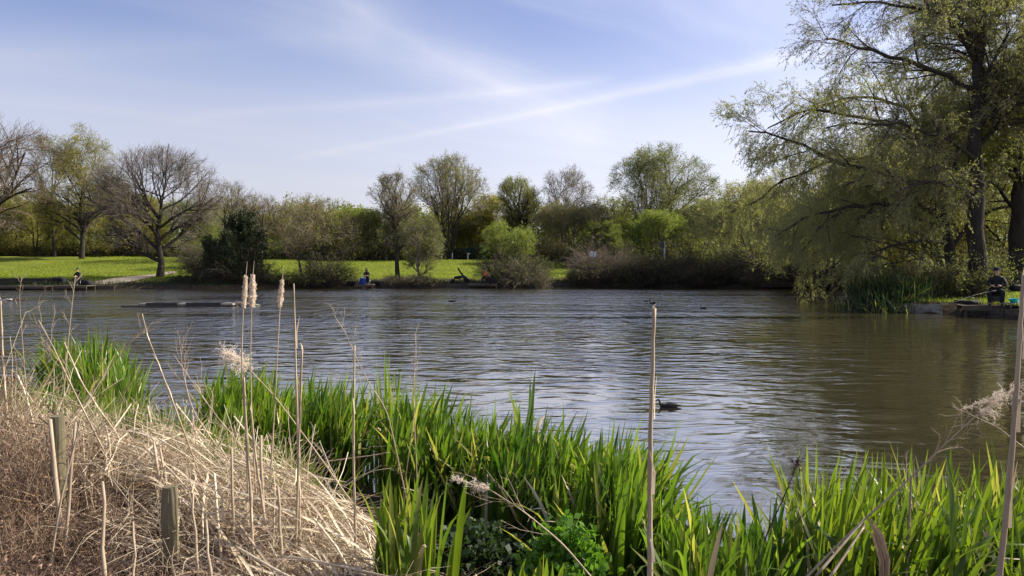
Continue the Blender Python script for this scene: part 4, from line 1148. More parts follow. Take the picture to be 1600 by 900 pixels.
def nodes_radius(P, r0, r1, rng):
    k = np.where(np.arange(len(P)) % 5 == 2, 1.22, 1.0)
    return np.linspace(r0, r1, len(P)) * rng.uniform(0.9, 1.08, len(P)) * k


def reed(label, Yd, pts, r0, r1, group='tall dry reed stalks', mat='reed_stem', sheath=True, seed=0, name='dry_reed'):
    rng = np.random.default_rng(seed + int(pts[0][0]))
    P = curve_pts(pts, Yd, 22); P[1:-1] += rng.normal(size=(len(P) - 2, 3)) * r0 * 0.07; o0 = P[0].copy()
    t_ = thing(name, label, 'dry reed', o0, 0, group)
    Geo().tubes((P - o0)[None], nodes_radius(P, r0, r1, rng)[None], 8, 0, True).build('stem', mat, t_)
    if r1 > 0.005:
        a = P[-1] - o0; q = P[-1] - P[-2]; q /= np.linalg.norm(q)
        sp_ = np.array([a - q * 0.02, a + q * 0.01 + rng.normal(size=3) * 0.002, a + q * rng.uniform(0.03, 0.06) + rng.normal(size=3) * 0.008])
        Geo().ribbons(sp_[None], np.array([[r1 * 1.8, r1 * 1.5, 0.001]]), rng.normal(size=(1, 3)) * np.array([1, 1, 0.1])).build('split_top', 'straw', t_)
    if sheath:
        for k in (5, 10, 15):
            g = Geo()
            a = P[k] - o0
            seg = (P[min(k + 3, len(P) - 1)] - P[k])
            Q = np.array([a, a + seg * 0.5 + rng.normal(size=3) * 0.004, a + seg + rng.normal(size=3) * 0.02])
            g.ribbons(Q[None] + np.array([r0, -r0, 0]), np.array([[0.007, 0.005, 0.001]]) * r0 / 0.006, rng.normal(size=(1, 3)) * np.array([1, 1, 0.1]), 0)
            g.build('leaf_sheath', 'straw', t_)
    return t_


def cattail(label, Yd, stem, head, r, seed, hw):
    rng = np.random.default_rng(seed)
    P = curve_pts(stem, Yd, 20); o0 = P[0].copy()
    t_ = thing('cattail', label, 'cattail', o0, 0, 'dry cattails with fluffy heads')
    Geo().tubes((P - o0)[None], nodes_radius(P, r, r * 0.45, rng)[None], 8, 0, True).build('stem', 'reed_stem', t_)
    a, bq = at(head[0][0], head[0][1], Yd) - o0, at(head[1][0], head[1][1], Yd) - o0     # bottom, top
    n = 2600; u_ = rng.uniform(0, 1, n)
    prof = np.interp(u_, [0, 0.1, 0.4, 0.75, 1.0], [0.5, 0.85, 1.0, 0.75, 0.3]) * (1 + 0.3 * np.sin(u_ * 19 + seed))
    az = rng.uniform(0, 6.28, n); rad = hw * prof * rng.uniform(0.15, 1, n)
    C = a + (bq - a) * u_[:, None] + np.stack([np.cos(az) * rad, np.sin(az) * rad, rng.normal(size=n) * 0.004], -1)
    g = Geo()
    g.tubes(np.linspace(a, bq, 8)[None], (hw * 0.5 * np.array([0.5, 0.8, 1, 1.1, 1, 0.9, 0.7, 0.3]))[None], 8, 0)
    g.leaves(C, 0.012, 0.3, rng, np.array([0.0, 0.0, -0.4]), 0.8, 0)
    g.build('seed_head', 'fluff', t_)
    if True:
        g = Geo(); q = np.linspace(bq, bq + np.array([0.01, 0, 0.09]), 5)
        g.tubes(q[None], np.linspace(0.0025, 0.0012, 5)[None], 5, 0).build('spike_tip', 'reed_stem', t_)
    return t_


cattail('leftmost slim cattail of the three, head half worn away', 4.6, [(388, 780), (383, 660), (377, 560), (380, 480), (383, 435)], [(381, 478), (384, 432)], 0.0055, 1, 0.010)
cattail('middle cattail with the thickest fluffiest head', 4.8, [(402, 800), (394, 680), (391, 560), (393, 480), (396, 430)], [(394, 478), (395, 430)], 0.0048, 2, 0.021)
cattail('rightmost cattail with a slim head, standing apart from the pair', 5.0, [(424, 720), (430, 620), (434, 540), (438, 470), (441, 436)], [(437, 478), (441, 437)], 0.005, 3, 0.015)

reed('tall pale reed stalk just right of the cattails, tapering to a bare tip', 4.4, [(470, 900), (466, 720), (462, 560), (459, 443)], 0.0095, 0.0035)
reed('blunt-topped reed stalk snapped off beside the tall pale one', 4.3, [(462, 880), (466, 720), (472, 545)], 0.0075, 0.0055)
reed('straight grey reed stalk standing before the gap in the iris', 4.4, [(556, 870), (552, 700), (554, 540)], 0.0085, 0.0045)
reed('thickest reed stalk, straight and cracked, right of the middle iris bed', 3.6, [(1016, 960), (1015, 740), (1022, 482)], 0.0150, 0.0085)
reed('long reed stalk leaning right at the right edge of the picture', 3.6, [(1556, 960), (1580, 720), (1592, 560), (1600, 430)], 0.0145, 0.009)
reed('slender reed with a wispy top above the middle iris bed', 6.2, [(652, 760), (646, 620), (650, 525)], 0.005, 0.0018)
reed('short grey reed stalk in the sunlit bottom right iris', 4.3, [(1416, 900), (1420, 820), (1424, 742)], 0.0085, 0.006)
reed('short reed stalk under the middle cattail, dark at the base', 4.2, [(396, 900), (392, 780), (383, 640), (381, 590)], 0.0085, 0.006)
reed('pale reed stump leaning in the straw right of the cattails', 4.4, [(412, 800), (400, 720), (392, 640)], 0.008, 0.006)
reed('reed stalk rising at the far left edge of the picture', 5.6, [(10, 640), (4, 560), (1, 470)], 0.011, 0.006)
reed('bottom left reed stalk arching between the fence posts', 4.0, [(76, 900), (95, 780), (120, 680), (126, 655)], 0.006, 0.004)
reed('long straw lying diagonally up to the left over the bank grass', 5.4, [(262, 800), (190, 690), (128, 600), (100, 535)], 0.0085, 0.005, group='dry stems lying over the bank')
reed('long straw slanting down right from the open water gap', 5.0, [(282, 660), (260, 600), (232, 530), (222, 490)], 0.0055, 0.003, group='dry stems lying over the bank')
reed('dry stalk crossing the middle iris bed almost level', 6.4, [(505, 722), (540, 717), (580, 712), (608, 707)], 0.0055, 0.004, group='dry stems lying over the bank', sheath=False)


def umbel(label, Yd, stem, forks, r, seed, plume=None, mat='reed_stem', name='dry_umbel', cat='dry plant', group='branched dry stems', pm='fluff', plen=0.009):
    rng = np.random.default_rng(seed)
    P = curve_pts(stem, Yd, 18); o0 = P[0].copy()
    t_ = thing(name, label, cat, o0, 0, group)
    Geo().tubes((P - o0)[None], nodes_radius(P, r, r * 0.4, rng)[None], 7, 0, True).build('stem', mat, t_)
    g = Geo()
    n1, t0, ln = forks
    P1, R1 = grow(rng, (P - o0)[None], np.linspace(r, r * 0.4, len(P))[None], n1, t0, (0.3, 0.75), ln, 5, 0.55, 0.10, 0.03, None, 0.0012, fade=0.3)
    P2, R2 = grow(rng, P1, R1, 5, 0.3, (0.3, 0.9), ln * 0.42, 4, 0.6, 0.14, 0.02, None, 0.0009)
    for k in range(n1):
        Geo().tubes(P1[k:k + 1], R1[k:k + 1], 4, 0).tubes(P2[5 * k:5 * k + 5], R2[5 * k:5 * k + 5], 3, 0).build('side_stem', mat, t_)
    if plume:
        (cx_, cy_, rx, ry, n) = plume
        c0 = at(cx_, cy_, Yd) - o0
        rxm, rzm = rx / F_PX * Yd, ry / F_PX * Yd
        ns = max(12, n // 22)
        az = rng.normal(size=(ns, 3)); az /= np.linalg.norm(az, axis=1, keepdims=True)
        tip = c0 + az * np.array([rxm, rxm * 0.7, rzm]) * rng.uniform(0.25, 1.15, (ns, 1))
        s0 = P[-1] - o0
        # a main rachis from the stem tip through the head, side sprays curling off it
        far = c0 + (c0 - s0) * 0.35
        h0 = rng.uniform(0, 1, (ns, 1)); st0 = s0 * (1 - h0) + far * h0 + rng.normal(size=(ns, 3)) * 0.004
        dd = (tip - c0) + (far - s0) * 0.25; dd /= np.linalg.norm(dd, axis=1, keepdims=True)
        ll = rng.uniform(0.4, 1.15, ns) * (rxm + rzm) / 2; pts = [st0]
        for _ in range(5):
            dd = dd + rng.normal(size=dd.shape) * 0.4 + np.array([0, 0, -0.08]); dd /= np.linalg.norm(dd, axis=1, keepdims=True)
            pts.append(pts[-1] + dd * (ll / 5)[:, None])
        Q = np.stack(pts, 1)
        gg = Geo(); gg.tubes(Q, np.full((ns, 6), 0.0009), 3, 0)
        gg.tubes(np.stack([s0, (s0 + far) / 2, far])[None], np.array([[r * 0.4, r * 0.3, 0.001]]), 4, 0)
        k = rng.integers(0, ns, n); j = rng.integers(1, 6, n)
        C = Q[k, j] + rng.normal(size=(n, 3)) * 0.004
        gg.leaves(C, plen, 0.25, rng, None, 1, 0)
        gg.build('plume', pm, t_)
    return t_


umbel('dry plume reed with a fluffy pinkish head left of the cattail stems', 5.0, [(560, 800), (490, 700), (430, 620), (388, 575)], (5, 0.5, 0.12), 0.006, 11, (362, 556, 34, 22, 2400), name='plume_reed')
umbel('dry umbel stem leaning up left over the middle iris, tangled pale head', 4.0, [(935, 915), (880, 850), (820, 800), (765, 765)], (7, 0.45, 0.28), 0.006, 12, (724, 752, 16, 10, 900))
umbel('long bare branched stem leaning right over the sunlit bottom right iris', 4.1, [(1262, 900), (1330, 830), (1420, 750), (1470, 700), (1530, 645)], (9, 0.5, 0.26), 0.0065, 13, (1565, 622, 34, 26, 1100))
umbel('thin forked dry stem against the water left of the pale straw', 5.4, [(420, 800), (380, 700), (330, 640), (272, 555)], (7, 0.4, 0.3), 0.0055, 14)
umbel('fan-topped dry stem against the water between the left iris clumps', 5.6, [(340, 700), (300, 640), (285, 580), (282, 545)], (7, 0.5, 0.26), 0.0055, 15)
umbel('thin wispy stem leaning left over the water right of the tall reed', 5.4, [(618, 700), (605, 640), (570, 590), (540, 520), (520, 490)], (7, 0.35, 0.22), 0.0045, 16)
umbel('dark weed stem with small seed clusters near the left edge, over the far angler', 5.2, [(98, 640), (104, 560), (110, 500), (118, 430)], (8, 0.2, 0.12), 0.004, 17)
umbel('thin weed stem with seed clusters at the far left over the ducks', 5.4, [(40, 600), (34, 520), (30, 460), (34, 432)], (7, 0.3, 0.10), 0.003, 18)
umbel('fine weed stem right of the dark weed, leaning right', 5.6, [(160, 590), (200, 540), (228, 510)], (8, 0.3, 0.22), 0.004, 19)
umbel('twiggy dead stems crossing in front of the left iris clump', 5.0, [(150, 680), (110, 600), (82, 540), (60, 500)], (9, 0.25, 0.3), 0.0065, 20)
umbel('dry side stem reaching right at the right edge below the plume', 4.4, [(1600, 700), (1560, 668), (1500, 640)], (6, 0.4, 0.2), 0.004, 21, (1590, 606, 30, 20, 500))
umbel('short wispy stem in the water gap by the slender reed', 6.0, [(640, 700), (648, 640), (652, 570), (648, 520)], (6, 0.4, 0.14), 0.003, 22)
umbel('dark brown dock stem with rusty seed clusters by the sunlit iris', 4.3, [(1175, 900), (1200, 830), (1228, 770), (1250, 712)], (10, 0.25, 0.05), 0.0055, 23, (1238, 738, 12, 26, 260), mat='dock', name='dock_stem', cat='dock', pm='dock', plen=0.016)
umbel('thin dark stem curving up right from the dock stem', 4.4, [(1190, 880), (1240, 820), (1290, 770), (1330, 725)], (4, 0.5, 0.12), 0.003, 24, mat='dock')
for k, (a_, lb) in enumerate([((260, 470), 'x')]): pass
# split stump
rng = np.random.default_rng(31)
st_b = at(1382, 905, 4.1); t_ = thing('split_reed', 'thick broken reed butt split open at the top, bottom right', 'dry reed', (st_b[0], st_b[1], zg(st_b[0], st_b[1])))
z_ = st_b[2] - zg(st_b[0], st_b[1])
g = Geo()
for dx, hh_, rr_ in ((0.0, 0.36, 0.016), (0.022, 0.33, 0.014), (-0.022, 0.30, 0.012)):
    P = np.array([(0.4 * dx, 0, 0), (dx * 0.8, 0, z_ + 0.1), (dx - 0.04, 0, z_ + 0.24), (dx * 1.6 - 0.11, 0, z_ + hh_)])
    g.ribbons(P[None], np.array([[rr_ * 2, rr_ * 2.2, rr_ * 1.8, rr_ * 0.3]]), np.array([[1.0, 0.4 * dx * 30, 0]]), 0, 0.35)
g.build('stalk', 'straw_warm', t_)
for a_, b_ in (((1350, 812), (1275, 900)), ((1352, 820), (1295, 905))):
    P = np.linspace(at(a_[0], a_[1], 4.1), at(b_[0], b_[1], 3.9), 8) - np.array(t_.location)
    Geo().tubes(P[None], np.linspace(0.006, 0.008, 8)[None], 6, 0, True).build('fallen_leaf', 'reed_stem', t_)

# ---------------------------------------------------------------- meadow grass tufts on the far bank
rng = np.random.default_rng(600)
g = Geo(); n = 60000
x = rng.uniform(-52, 14, n); y = 65 + 38 * rng.uniform(0, 1, n) ** 1.6
ok = (inside_dist(x, y) > 2.6) & ~((np.abs(x - np.interp(y, [q[1] for q in pp], [q[0] for q in pp])) < 1.5) & (y < 78))
x, y = x[ok], y[ok]; n = len(x)
C = np.stack([x, y, zt(x, y)], -1)
g.leaves(C, 0.13, 0.45, rng, np.array([0, 0, 1.0]), 0.6, 0)
tag(g.build('meadow_grass', 'grass_far'), 'short sunlit grass of the meadow across the water', 'grass', None, 'stuff')
# rough grass hanging over the far bank edge and on the right bank
g = Geo(); n = 52000
x = rng.uniform(-55, 32, n); y = rng.uniform(62, 74, n)
d_ = inside_dist(x, y); ok = (d_ > 0.05) & (d_ < 2.6) & (rng.uniform(size=n) < np.where(d_ < 1.4, 1, 0.4))
x, y = x[ok], y[ok]
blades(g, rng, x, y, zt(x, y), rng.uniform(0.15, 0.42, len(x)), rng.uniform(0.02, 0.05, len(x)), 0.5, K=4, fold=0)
tag(g.build('bank_edge_grass', 'leaf_sedge'), 'rough grass along the top of the far bank, shade put into its colour', 'grass', None, 'stuff')  # dark leaf colour carries the shade of the bank front
g = Geo(); n = 60000
x = rng.uniform(14, 36, n); y = rng.uniform(29, 50, n)
d_ = inside_dist(x, y); ok = (d_ > 0.25) & (d_ < 9)
x, y = x[ok], y[ok]
blades(g, rng, x, y, zt(x, y), rng.uniform(0.08, 0.26, len(x)), rng.uniform(0.012, 0.03, len(x)), 0.4, K=4, fold=0)
tag(g.build('right_bank_grass', 'leaf_fresh'), 'short green grass on the right bank around the nearest angler', 'grass', None, 'stuff')


# ---------------------------------------------------------------- timber edging
def edging(name, label, pts, top, mat, step=1.6, post_h=0.12, boards=2, group='timber edging along the banks'):
    org = np.array([pts[0][0], pts[0][1], 0.0]); t_ = thing(name, label, 'timber edging', org, 0, group)
    rng = np.random.default_rng(int(abs(pts[0][0]) * 10) + 3)
    for i in range(len(pts) - 1):
        a, b = np.array(pts[i], float), np.array(pts[i + 1], float)
        Ln = np.linalg.norm(b - a); ns = max(1, round(Ln / step)); dv = (b - a) / Ln; ang = math.atan2(dv[1], dv[0])
        nrm = np.array([dv[1], -dv[0]])
        if nrm[1] > 0: nrm = -nrm
        g = Geo()
        for q in range(boards):
            z0 = -0.12 + q * (top + 0.12) / boards; z1 = -0.12 + (q + 1) * (top + 0.12) / boards - 0.012
            g.box((a[0], a[1] - 0.03 + q * 0.006, z0), (a[0] + Ln, a[1] + 0.03, z1), 0, ang, (a[0], a[1], 0))
        g.build('boards', mat, t_, smooth=False, origin=org)
        for k in range(ns + (i == len(pts) - 2)):
            c = a + dv * (k * Ln / ns) + nrm * 0.075
            h_ = top + post_h * rng.uniform(0.3, 1.1)
            Geo().tubes(np.array([(c[0], c[1], -0.4), (c[0], c[1], h_ * 0.5), (c[0] + rng.normal() * 0.01, c[1], h_)])[None], np.array([[0.045, 0.043, 0.04]]), 7, 0, True).build('stake', mat, t_, smooth=False, origin=org)


edging('timber_edging', 'dark timber edging along the water left of the oak', [(-46, 63.3), (-36.2, 63.95), (-33.2, 64.1)], 0.30, 'timber', 2.2)
edging('timber_edging', 'dark staked timber edging between the ivy-covered tree and the trailing bush', [(-11.5, 67.5), (0, 68.4), (1.5, 69.2)], 0.34, 'timber', 1.5)
edging('timber_edging', 'low timber edging under the bramble slope', [(4, 70.4), (6, 71.4), (12, 70.9)], 0.30, 'timber', 1.5)
edging('bank_boarding', 'pale grey boards facing the right bank left of the angler platform', [(16.9, 34.8), (18.75, 33.45)], 0.42, 'timber_pale', 1.15, 0.03, 1)
edging('bank_boarding', 'weathered boards facing the right bank beyond the angler platform', [(19.3, 32.4), (20.05, 30.1)], 0.40, 'timber', 0.8, 0.03, 2)


# ---------------------------------------------------------------- fishing platforms
def platform(label, cx_, cy_, wd_, dp, top, rz=0.0, mat='deck'):
    t_ = thing('fishing_platform', label, 'platform', (cx_, cy_, 0), rz, 'wooden fishing platforms')
    g = Geo(); n = max(4, int(wd_ / 0.16)); st_ = wd_ / n
    for k in range(n): g.box((-wd_ / 2 + k * st_, -dp / 2, top - 0.045), (-wd_ / 2 + (k + 1) * st_ - 0.015, dp / 2, top))
    g.build('deck_boards', mat, t_, smooth=False)
    Geo().box((-wd_ / 2, -dp / 2 - 0.05, top - 0.2), (wd_ / 2, -dp / 2 - 0.003, top - 0.01)).build('front_beam', 'timber', t_, smooth=False)
    for sx in (-1, 1):
        for sy in (-1, 1):
            Geo().tubes(np.array([(sx * (wd_ / 2 - 0.1), sy * (dp / 2 - 0.1), -0.6), (sx * (wd_ / 2 - 0.1), sy * (dp / 2 - 0.1), top - 0.05)])[None], np.array([[0.055, 0.055]]), 8, 0, True).build('leg', 'timber', t_, smooth=False)
    return t_


platform('long low fishing platform at the far left edge', -41.2, 63.0, 6.5, 1.2, 0.32, 0, 'timber')
platform('fishing platform under the dark seated angler on the left', -35.9, 63.2, 2.6, 1.5, 0.36)
platform('fishing platform under the angler in red across the water', -2.6, 68.0, 2.6, 1.5, 0.38)
platform('small fishing platform under the angler with the blue bucket', -12.8, 66.9, 1.6, 1.2, 0.34)
pr = platform('dark fishing platform under the nearest angler on the right', 19.7, 32.05, 1.8, 1.4, 0.46, R(-17), 'timber')


# terrace walls on the left bank
def sleeper(label, x0, x1, y, z, h, mat='timber_pale'):
    g = Geo().box((x0, y, z), (x1, y + 0.2, z + h)); g.box((x0 + 0.02, y - 0.012, z + 0.02), (x1 - 0.02, y - 0.002, z + h * 0.45))
    tag(g.build('timber_sleeper', mat, smooth=False, origin=((x0 + x1) / 2, y, z)), label, 'timber beam', 'terrace timbers on the left far bank')


sleeper('long dark terrace timber behind the platforms at the far left', -47, -37.6, 65.3, 0.38, 0.26, 'timber')
sleeper('upper terrace timber, darker, set back at the far left', -46, -39, 66.6, 0.62, 0.26, 'timber')
sleeper('pale terrace timber left of the dark seated angler', -37.4, -35.4, 65.4, 0.40, 0.16, 'timber_pale')


# ---------------------------------------------------------------- people
def skin_mesh(name, verts, edges, radii, mat, parent, sub=2, root=0):
    me = bpy.data.meshes.new(name); me.from_pydata(verts, edges, []); me.update()
    o = bpy.data.objects.new(name, me); COL.objects.link(o)
    sk = o.modifiers.new('skin', 'SKIN'); sk.use_smooth_shade = True
    sl = me.skin_vertices[0].data if me.skin_vertices else None
    if sl is None:
        bm_ = __import__('bmesh').new(); bm_.from_mesh(me); bm_.verts.layers.skin.verify(); bm_.to_mesh(me); bm_.free(); sl = me.skin_vertices[0].data
    for i, r_ in enumerate(radii):
        sl[i].radius = (r_, r_) if isinstance(r_, (int, float)) else r_
        sl[i].use_root = (i == root)
    ss_ = o.modifiers.new('sub', 'SUBSURF'); ss_.levels = sub; ss_.render_levels = sub
    bpy.context.view_layer.update()
    dg = bpy.context.evaluated_depsgraph_get()
    me2 = bpy.data.meshes.new_from_object(o.evaluated_get(dg))
    me2.materials.clear(); me2.materials.append(M[mat])
    o.modifiers.clear(); o.data = me2; me2.name = name
    for p_ in me2.polygons: p_.use_smooth = True
    if parent: o.parent = parent
    return o


def seated_person(label, loc, rz, jacket='dark_jacket', cap='black_cloth', seat_h=0.48, lean=0.12, hood=False, hoodm=None, arms='rod'):
    """faces -Y in its own axes; z = 0 is the surface under the feet; pelvis at seat height"""
    V = []; E = []; Rd = []

    def add(p_, r_, par=None):
        V.append(p_); Rd.append(r_)
        if par is not None: E.append((par, len(V) - 1))
        return len(V) - 1
    sh = seat_h
    pel = add((0, 0, sh + 0.10), (0.16, 0.12))
    sp1 = add((0, -0.01, sh + 0.28), (0.14, 0.105), pel)
    ch = add((0, -lean * 0.5, sh + 0.46), (0.165, 0.115), sp1)
    nk0 = add((0, -lean * 0.8, sh + 0.60), (0.07, 0.065), ch)
    nk = add((0, -lean, sh + 0.66), (0.052, 0.055), nk0)
    hd = add((0, -lean - 0.03, sh + 0.75), (0.072, 0.088), nk)
    hd2 = add((0, -lean - 0.025, sh + 0.84), (0.070, 0.085), hd)
    add((0, -lean - 0.02, sh + 0.885), (0.045, 0.055), hd2)
    J = [pel, sp1, ch, nk0]; sleeve = []; legs = []; 
    for s in (-1, 1):
        shd = add((s * 0.17, -lean * 0.55, sh + 0.53), 0.062, ch)
        el = add((s * 0.25, -0.12 - lean, sh + 0.30), 0.046, shd)
        wr = add((s * 0.12, -0.36, sh + 0.26), 0.028, el)
        pm = add((s * 0.09, -0.42, sh + 0.265), (0.034, 0.018), wr)
        for k in range(4):
            f1 = add((s * (0.085 - 0.02 * k + 0.02), -0.465 - 0.004 * (1.5 - abs(k - 1.5)), sh + 0.275 - 0.012 * k), 0.0095, pm)
            f2 = add((s * (0.07 - 0.02 * k + 0.02), -0.49, sh + 0.255 - 0.012 * k), 0.0085, f1)
            add((s * (0.055 - 0.02 * k + 0.02), -0.475, sh + 0.235 - 0.012 * k), 0.0075, f2)
        th = add((s * 0.06, -0.42, sh + 0.295), 0.0105, pm)
        add((s * 0.045, -0.455, sh + 0.30), 0.009, th)
        hp = add((s * 0.09, -0.03, sh + 0.06), 0.095, pel)
        kn = add((s * 0.19, -0.44, sh + 0.06), 0.062, hp)
        an = add((s * 0.17, -0.40, 0.10), 0.042, kn)
        add((s * 0.18, -0.50, 0.045), (0.04, 0.035), an)
        sleeve.append((shd, el, wr)); legs.append((hp, kn, an))
    root = thing('person', label, 'person', loc, rz, 'anglers seated at the water')
    body = skin_mesh('body', V, E, Rd, 'skin', root, 2, 0)
    # jacket: torso and sleeves a little fuller than the body
    jv, je, jr = [], [], []

    def ja(i, r_, par=None, off=(0, 0, 0)):
        jv.append(tuple(np.array(V[i]) + np.array(off))); jr.append(r_)
        if par is not None: je.append((par, len(jv) - 1))
        return len(jv) - 1
    a = ja(pel, (0.20, 0.155), None, (0, 0, -0.02)); b = ja(sp1, (0.185, 0.14), a); c = ja(ch, (0.20, 0.145), b); q = ja(nk0, (0.105, 0.10), c, (0, 0, 0.0)); ja(nk, (0.072, 0.074), q, (0, 0.005, 0.01))
    for (s1, s2, s3) in sleeve:
        q = ja(s1, 0.085, c); q = ja(s2, 0.068, q); ja(s3, 0.045, q, (0, 0.02, 0))
    skin_mesh('jacket', jv, je, jr, jacket, root, 2, 0)
    tv, te, trr = [tuple(V[pel])], [], [(0.17, 0.14)]
    for (h1, h2, h3) in legs:
        tv.append(V[h1]); trr.append(0.108); te.append((0, len(tv) - 1))
        tv.append(V[h2]); trr.append(0.078); te.append((len(tv) - 2, len(tv) - 1))
        tv.append(V[h3]); trr.append(0.058); te.append((len(tv) - 2, len(tv) - 1))
    skin_mesh('trousers', tv, te, trr, 'trousers', root, 2, 0)
    for (h1, h2, h3) in legs:
        p3 = np.array(V[h3])
        skin_mesh('boot', [tuple(p3 + (0, 0, 0.06)), tuple(p3 + (0, 0.0, -0.035)), tuple(p3 + (0, -0.13, -0.055))], [(0, 1), (1, 2)], [0.055, (0.052, 0.05), (0.045, 0.035)], 'black_plastic', root, 2, 1)
    hc = np.array(V[hd2])
    if hood:
        skin_mesh('hood', [tuple(hc + (0, 0.035, -0.2)), tuple(hc + (0, 0.03, -0.05)), tuple(hc + (0, 0.02, 0.06))], [(0, 1), (1, 2)], [(0.10, 0.09), (0.115, 0.105), (0.08, 0.08)], hoodm or jacket, root, 2, 1)
    else:
        g = Geo().lathe([(0.105, -0.01), (0.104, 0.03), (0.09, 0.07), (0.05, 0.095), (0.001, 0.10)], (0, 0, 0), 16)
        g.add([(-0.08, -0.07, -0.005), (0.08, -0.07, -0.005), (0.055, -0.19, -0.02), (-0.055, -0.19, -0.02), (-0.08, -0.07, 0.01), (0.08, -0.07, 0.01), (0.055, -0.19, -0.008), (-0.055, -0.19, -0.008)],
              [[0, 1, 2, 3], [7, 6, 5, 4], [0, 4, 5, 1], [1, 5, 6, 2], [2, 6, 7, 3], [3, 7, 4, 0]])
        o = g.build('cap', cap, root); o.location = tuple(hc + np.array((0, 0.005, 0.0)))
        # face: nose and eyes
    skin_mesh('face', [tuple(hc + (0, -0.085, -0.035)), tuple(hc + (0, -0.108, -0.06)), tuple(hc + (0, -0.088, -0.075))], [(0, 1), (1, 2)], [0.010, 0.014, 0.010], 'skin', root, 1, 1)
    return root


def seat_box(label, loc, rz, h=0.46, mat='black_plastic'):
    t_ = thing('seat_box', label, 'tackle seat', loc, rz, 'tackle seat boxes')
    Geo().box((-0.24, -0.20, 0.16), (0.24, 0.20, h - 0.07)).build('box_body', mat, t_, smooth=False)
    g = Geo().box((-0.25, -0.21, h - 0.065), (0.25, 0.21, h)); g.build('cushion', 'black_cloth', t_, smooth=False)
    for sx in (-1, 1):
        for sy in (-1, 1):
            Geo().tubes(np.array([(sx * 0.26, sy * 0.22, 0.0), (sx * 0.26, sy * 0.22, h - 0.08)])[None], np.array([[0.016, 0.016]]), 8, 0, True).build('leg', 'grey_metal', t_)
    return t_


def rod(label, p0, p1, rest=None):
    p0 = np.array(p0, float); p1 = np.array(p1, float)
    t_ = thing('fishing_rod', label, 'fishing rod', p0, 0, 'fishing rods')
    K = 14; P = np.linspace(0, 1, K)[:, None] * (p1 - p0) + np.array([0, 0, -1.0]) * (np.linspace(0, 1, K) ** 2 * 0.25)[:, None]
    Geo().tubes(P[None], np.linspace(0.007, 0.002, K)[None], 6, 0, True).build('blank', 'black_plastic', t_)
    Geo().tubes(P[None, :3], np.array([[0.02, 0.02, 0.018]]), 8, 0, True).build('handle', 'black_cloth', t_)
    return t_


# nearest angler, right bank, faces the water (left/near)
ax_, ay_ = at(1557, 478, 31.9)[:2]
zt_ = 0.46
rz0 = R(-35)
seat_box('black seat box under the nearest angler', (ax_, ay_, zt_), rz0)
seated_person('person in dark jacket and cap hunched on a seat on the right bank', (ax_, ay_, zt_), rz0, 'dark_jacket', 'black_cloth').scale = (1.28, 1.15, 1.12)


def side_tray(label, loc, rz, w_=0.6, d_=0.42, h=0.5):
    t_ = thing('side_tray', label, 'tray', loc, rz, 'tackle trays')
    Geo().box((-w_ / 2, -d_ / 2, h - 0.03), (w_ / 2, d_ / 2, h)).build('tray', 'black_plastic', t_, smooth=False)
    for sx in (-1, 1):
        for sy in (-1, 1):
            Geo().tubes(np.array([(sx * (w_ / 2 - 0.03), sy * (d_ / 2 - 0.03), 0), (sx * (w_ / 2 - 0.03), sy * (d_ / 2 - 0.03), h - 0.03)])[None], np.array([[0.012, 0.012]]), 6, 0, True).build('leg', 'grey_metal', t_)
    return t_


bx_, by_ = at(1588, 476, 31.6)[:2]
side_tray('black tackle tray on thin legs right of the nearest angler, a bag on it', (bx_ + 0.05, by_ + 0.1, 0.46), 0.1, 0.8, 0.5, 0.62)
g = Geo().lathe([(0.001, 0.0), (0.14, 0.0), (0.21, 0.16), (0.225, 0.17), (0.205, 0.165), (0.135, 0.02), (0.001, 0.015)], (0, 0, 0), 24)
b1 = at(1585, 479, 31.0); o = g.build('bowl', 'teal_plastic'); o.location = (b1[0], b1[1], 0.62)
tag(o, 'bright turquoise plastic bait bowl at the right edge, beside the nearest angler', 'bowl')
t_ = thing('bait_table', 'low grey table carrying the turquoise bowl', 'table', (b1[0], b1[1], 0.42))
Geo().box((-0.32, -0.26, 0.165), (0.32, 0.26, 0.198)).build('tabletop', 'grey_metal', t_, smooth=False)
for sx in (-1, 1):
    for sy in (-1, 1):
        Geo().tubes(np.array([(sx * 0.28, sy * 0.22, -0.05), (sx * 0.28, sy * 0.22, 0.165)])[None], np.array([[0.015, 0.015]]), 8, 0, True).build('leg', 'grey_metal', t_)


def bag(label, loc, rz, sx, sy, sz, mat='black_cloth'):
    import bmesh
    t_ = thing('tackle_bag', label, 'bag', loc, rz, 'dark tackle bags')
    bm_ = bmesh.new(); bmesh.ops.create_cube(bm_, size=1.0)
    bmesh.ops.subdivide_edges(bm_, edges=bm_.edges[:], cuts=3, use_grid_fill=True)
    rg = random.Random(int(loc[0] * 100))
    for v in bm_.verts:
        q = Vector((v.co.x, v.co.y, v.co.z)); l_ = q.length; f = 0.5 / max(abs(q.x), abs(q.y), abs(q.z))
        s_ = q.normalized() * 0.62
        q = q.lerp(s_, 0.45); v.co = Vector((q.x * sx, q.y * sy, (q.z + 0.5) * sz)) + Vector((rg.uniform(-1, 1), rg.uniform(-1, 1), rg.uniform(-1, 1))) * 0.012
    me = bpy.data.meshes.new('bag_body'); bm_.to_mesh(me); bm_.free(); me.materials.append(M[mat])
    for p_ in me.polygons: p_.use_smooth = True
    o = bpy.data.objects.new('bag_body', me); COL.objects.link(o); o.parent = t_
    u_ = np.linspace(0, math.pi, 9)
    P = np.stack([np.cos(u_) * sx * 0.25, 0 * u_, sz * 0.93 + np.sin(u_) * 0.12], -1)
    Geo().tubes(P[None], np.full((1, 9), 0.012), 6, 0).build('handle', 'black_plastic', t_)
    return t_


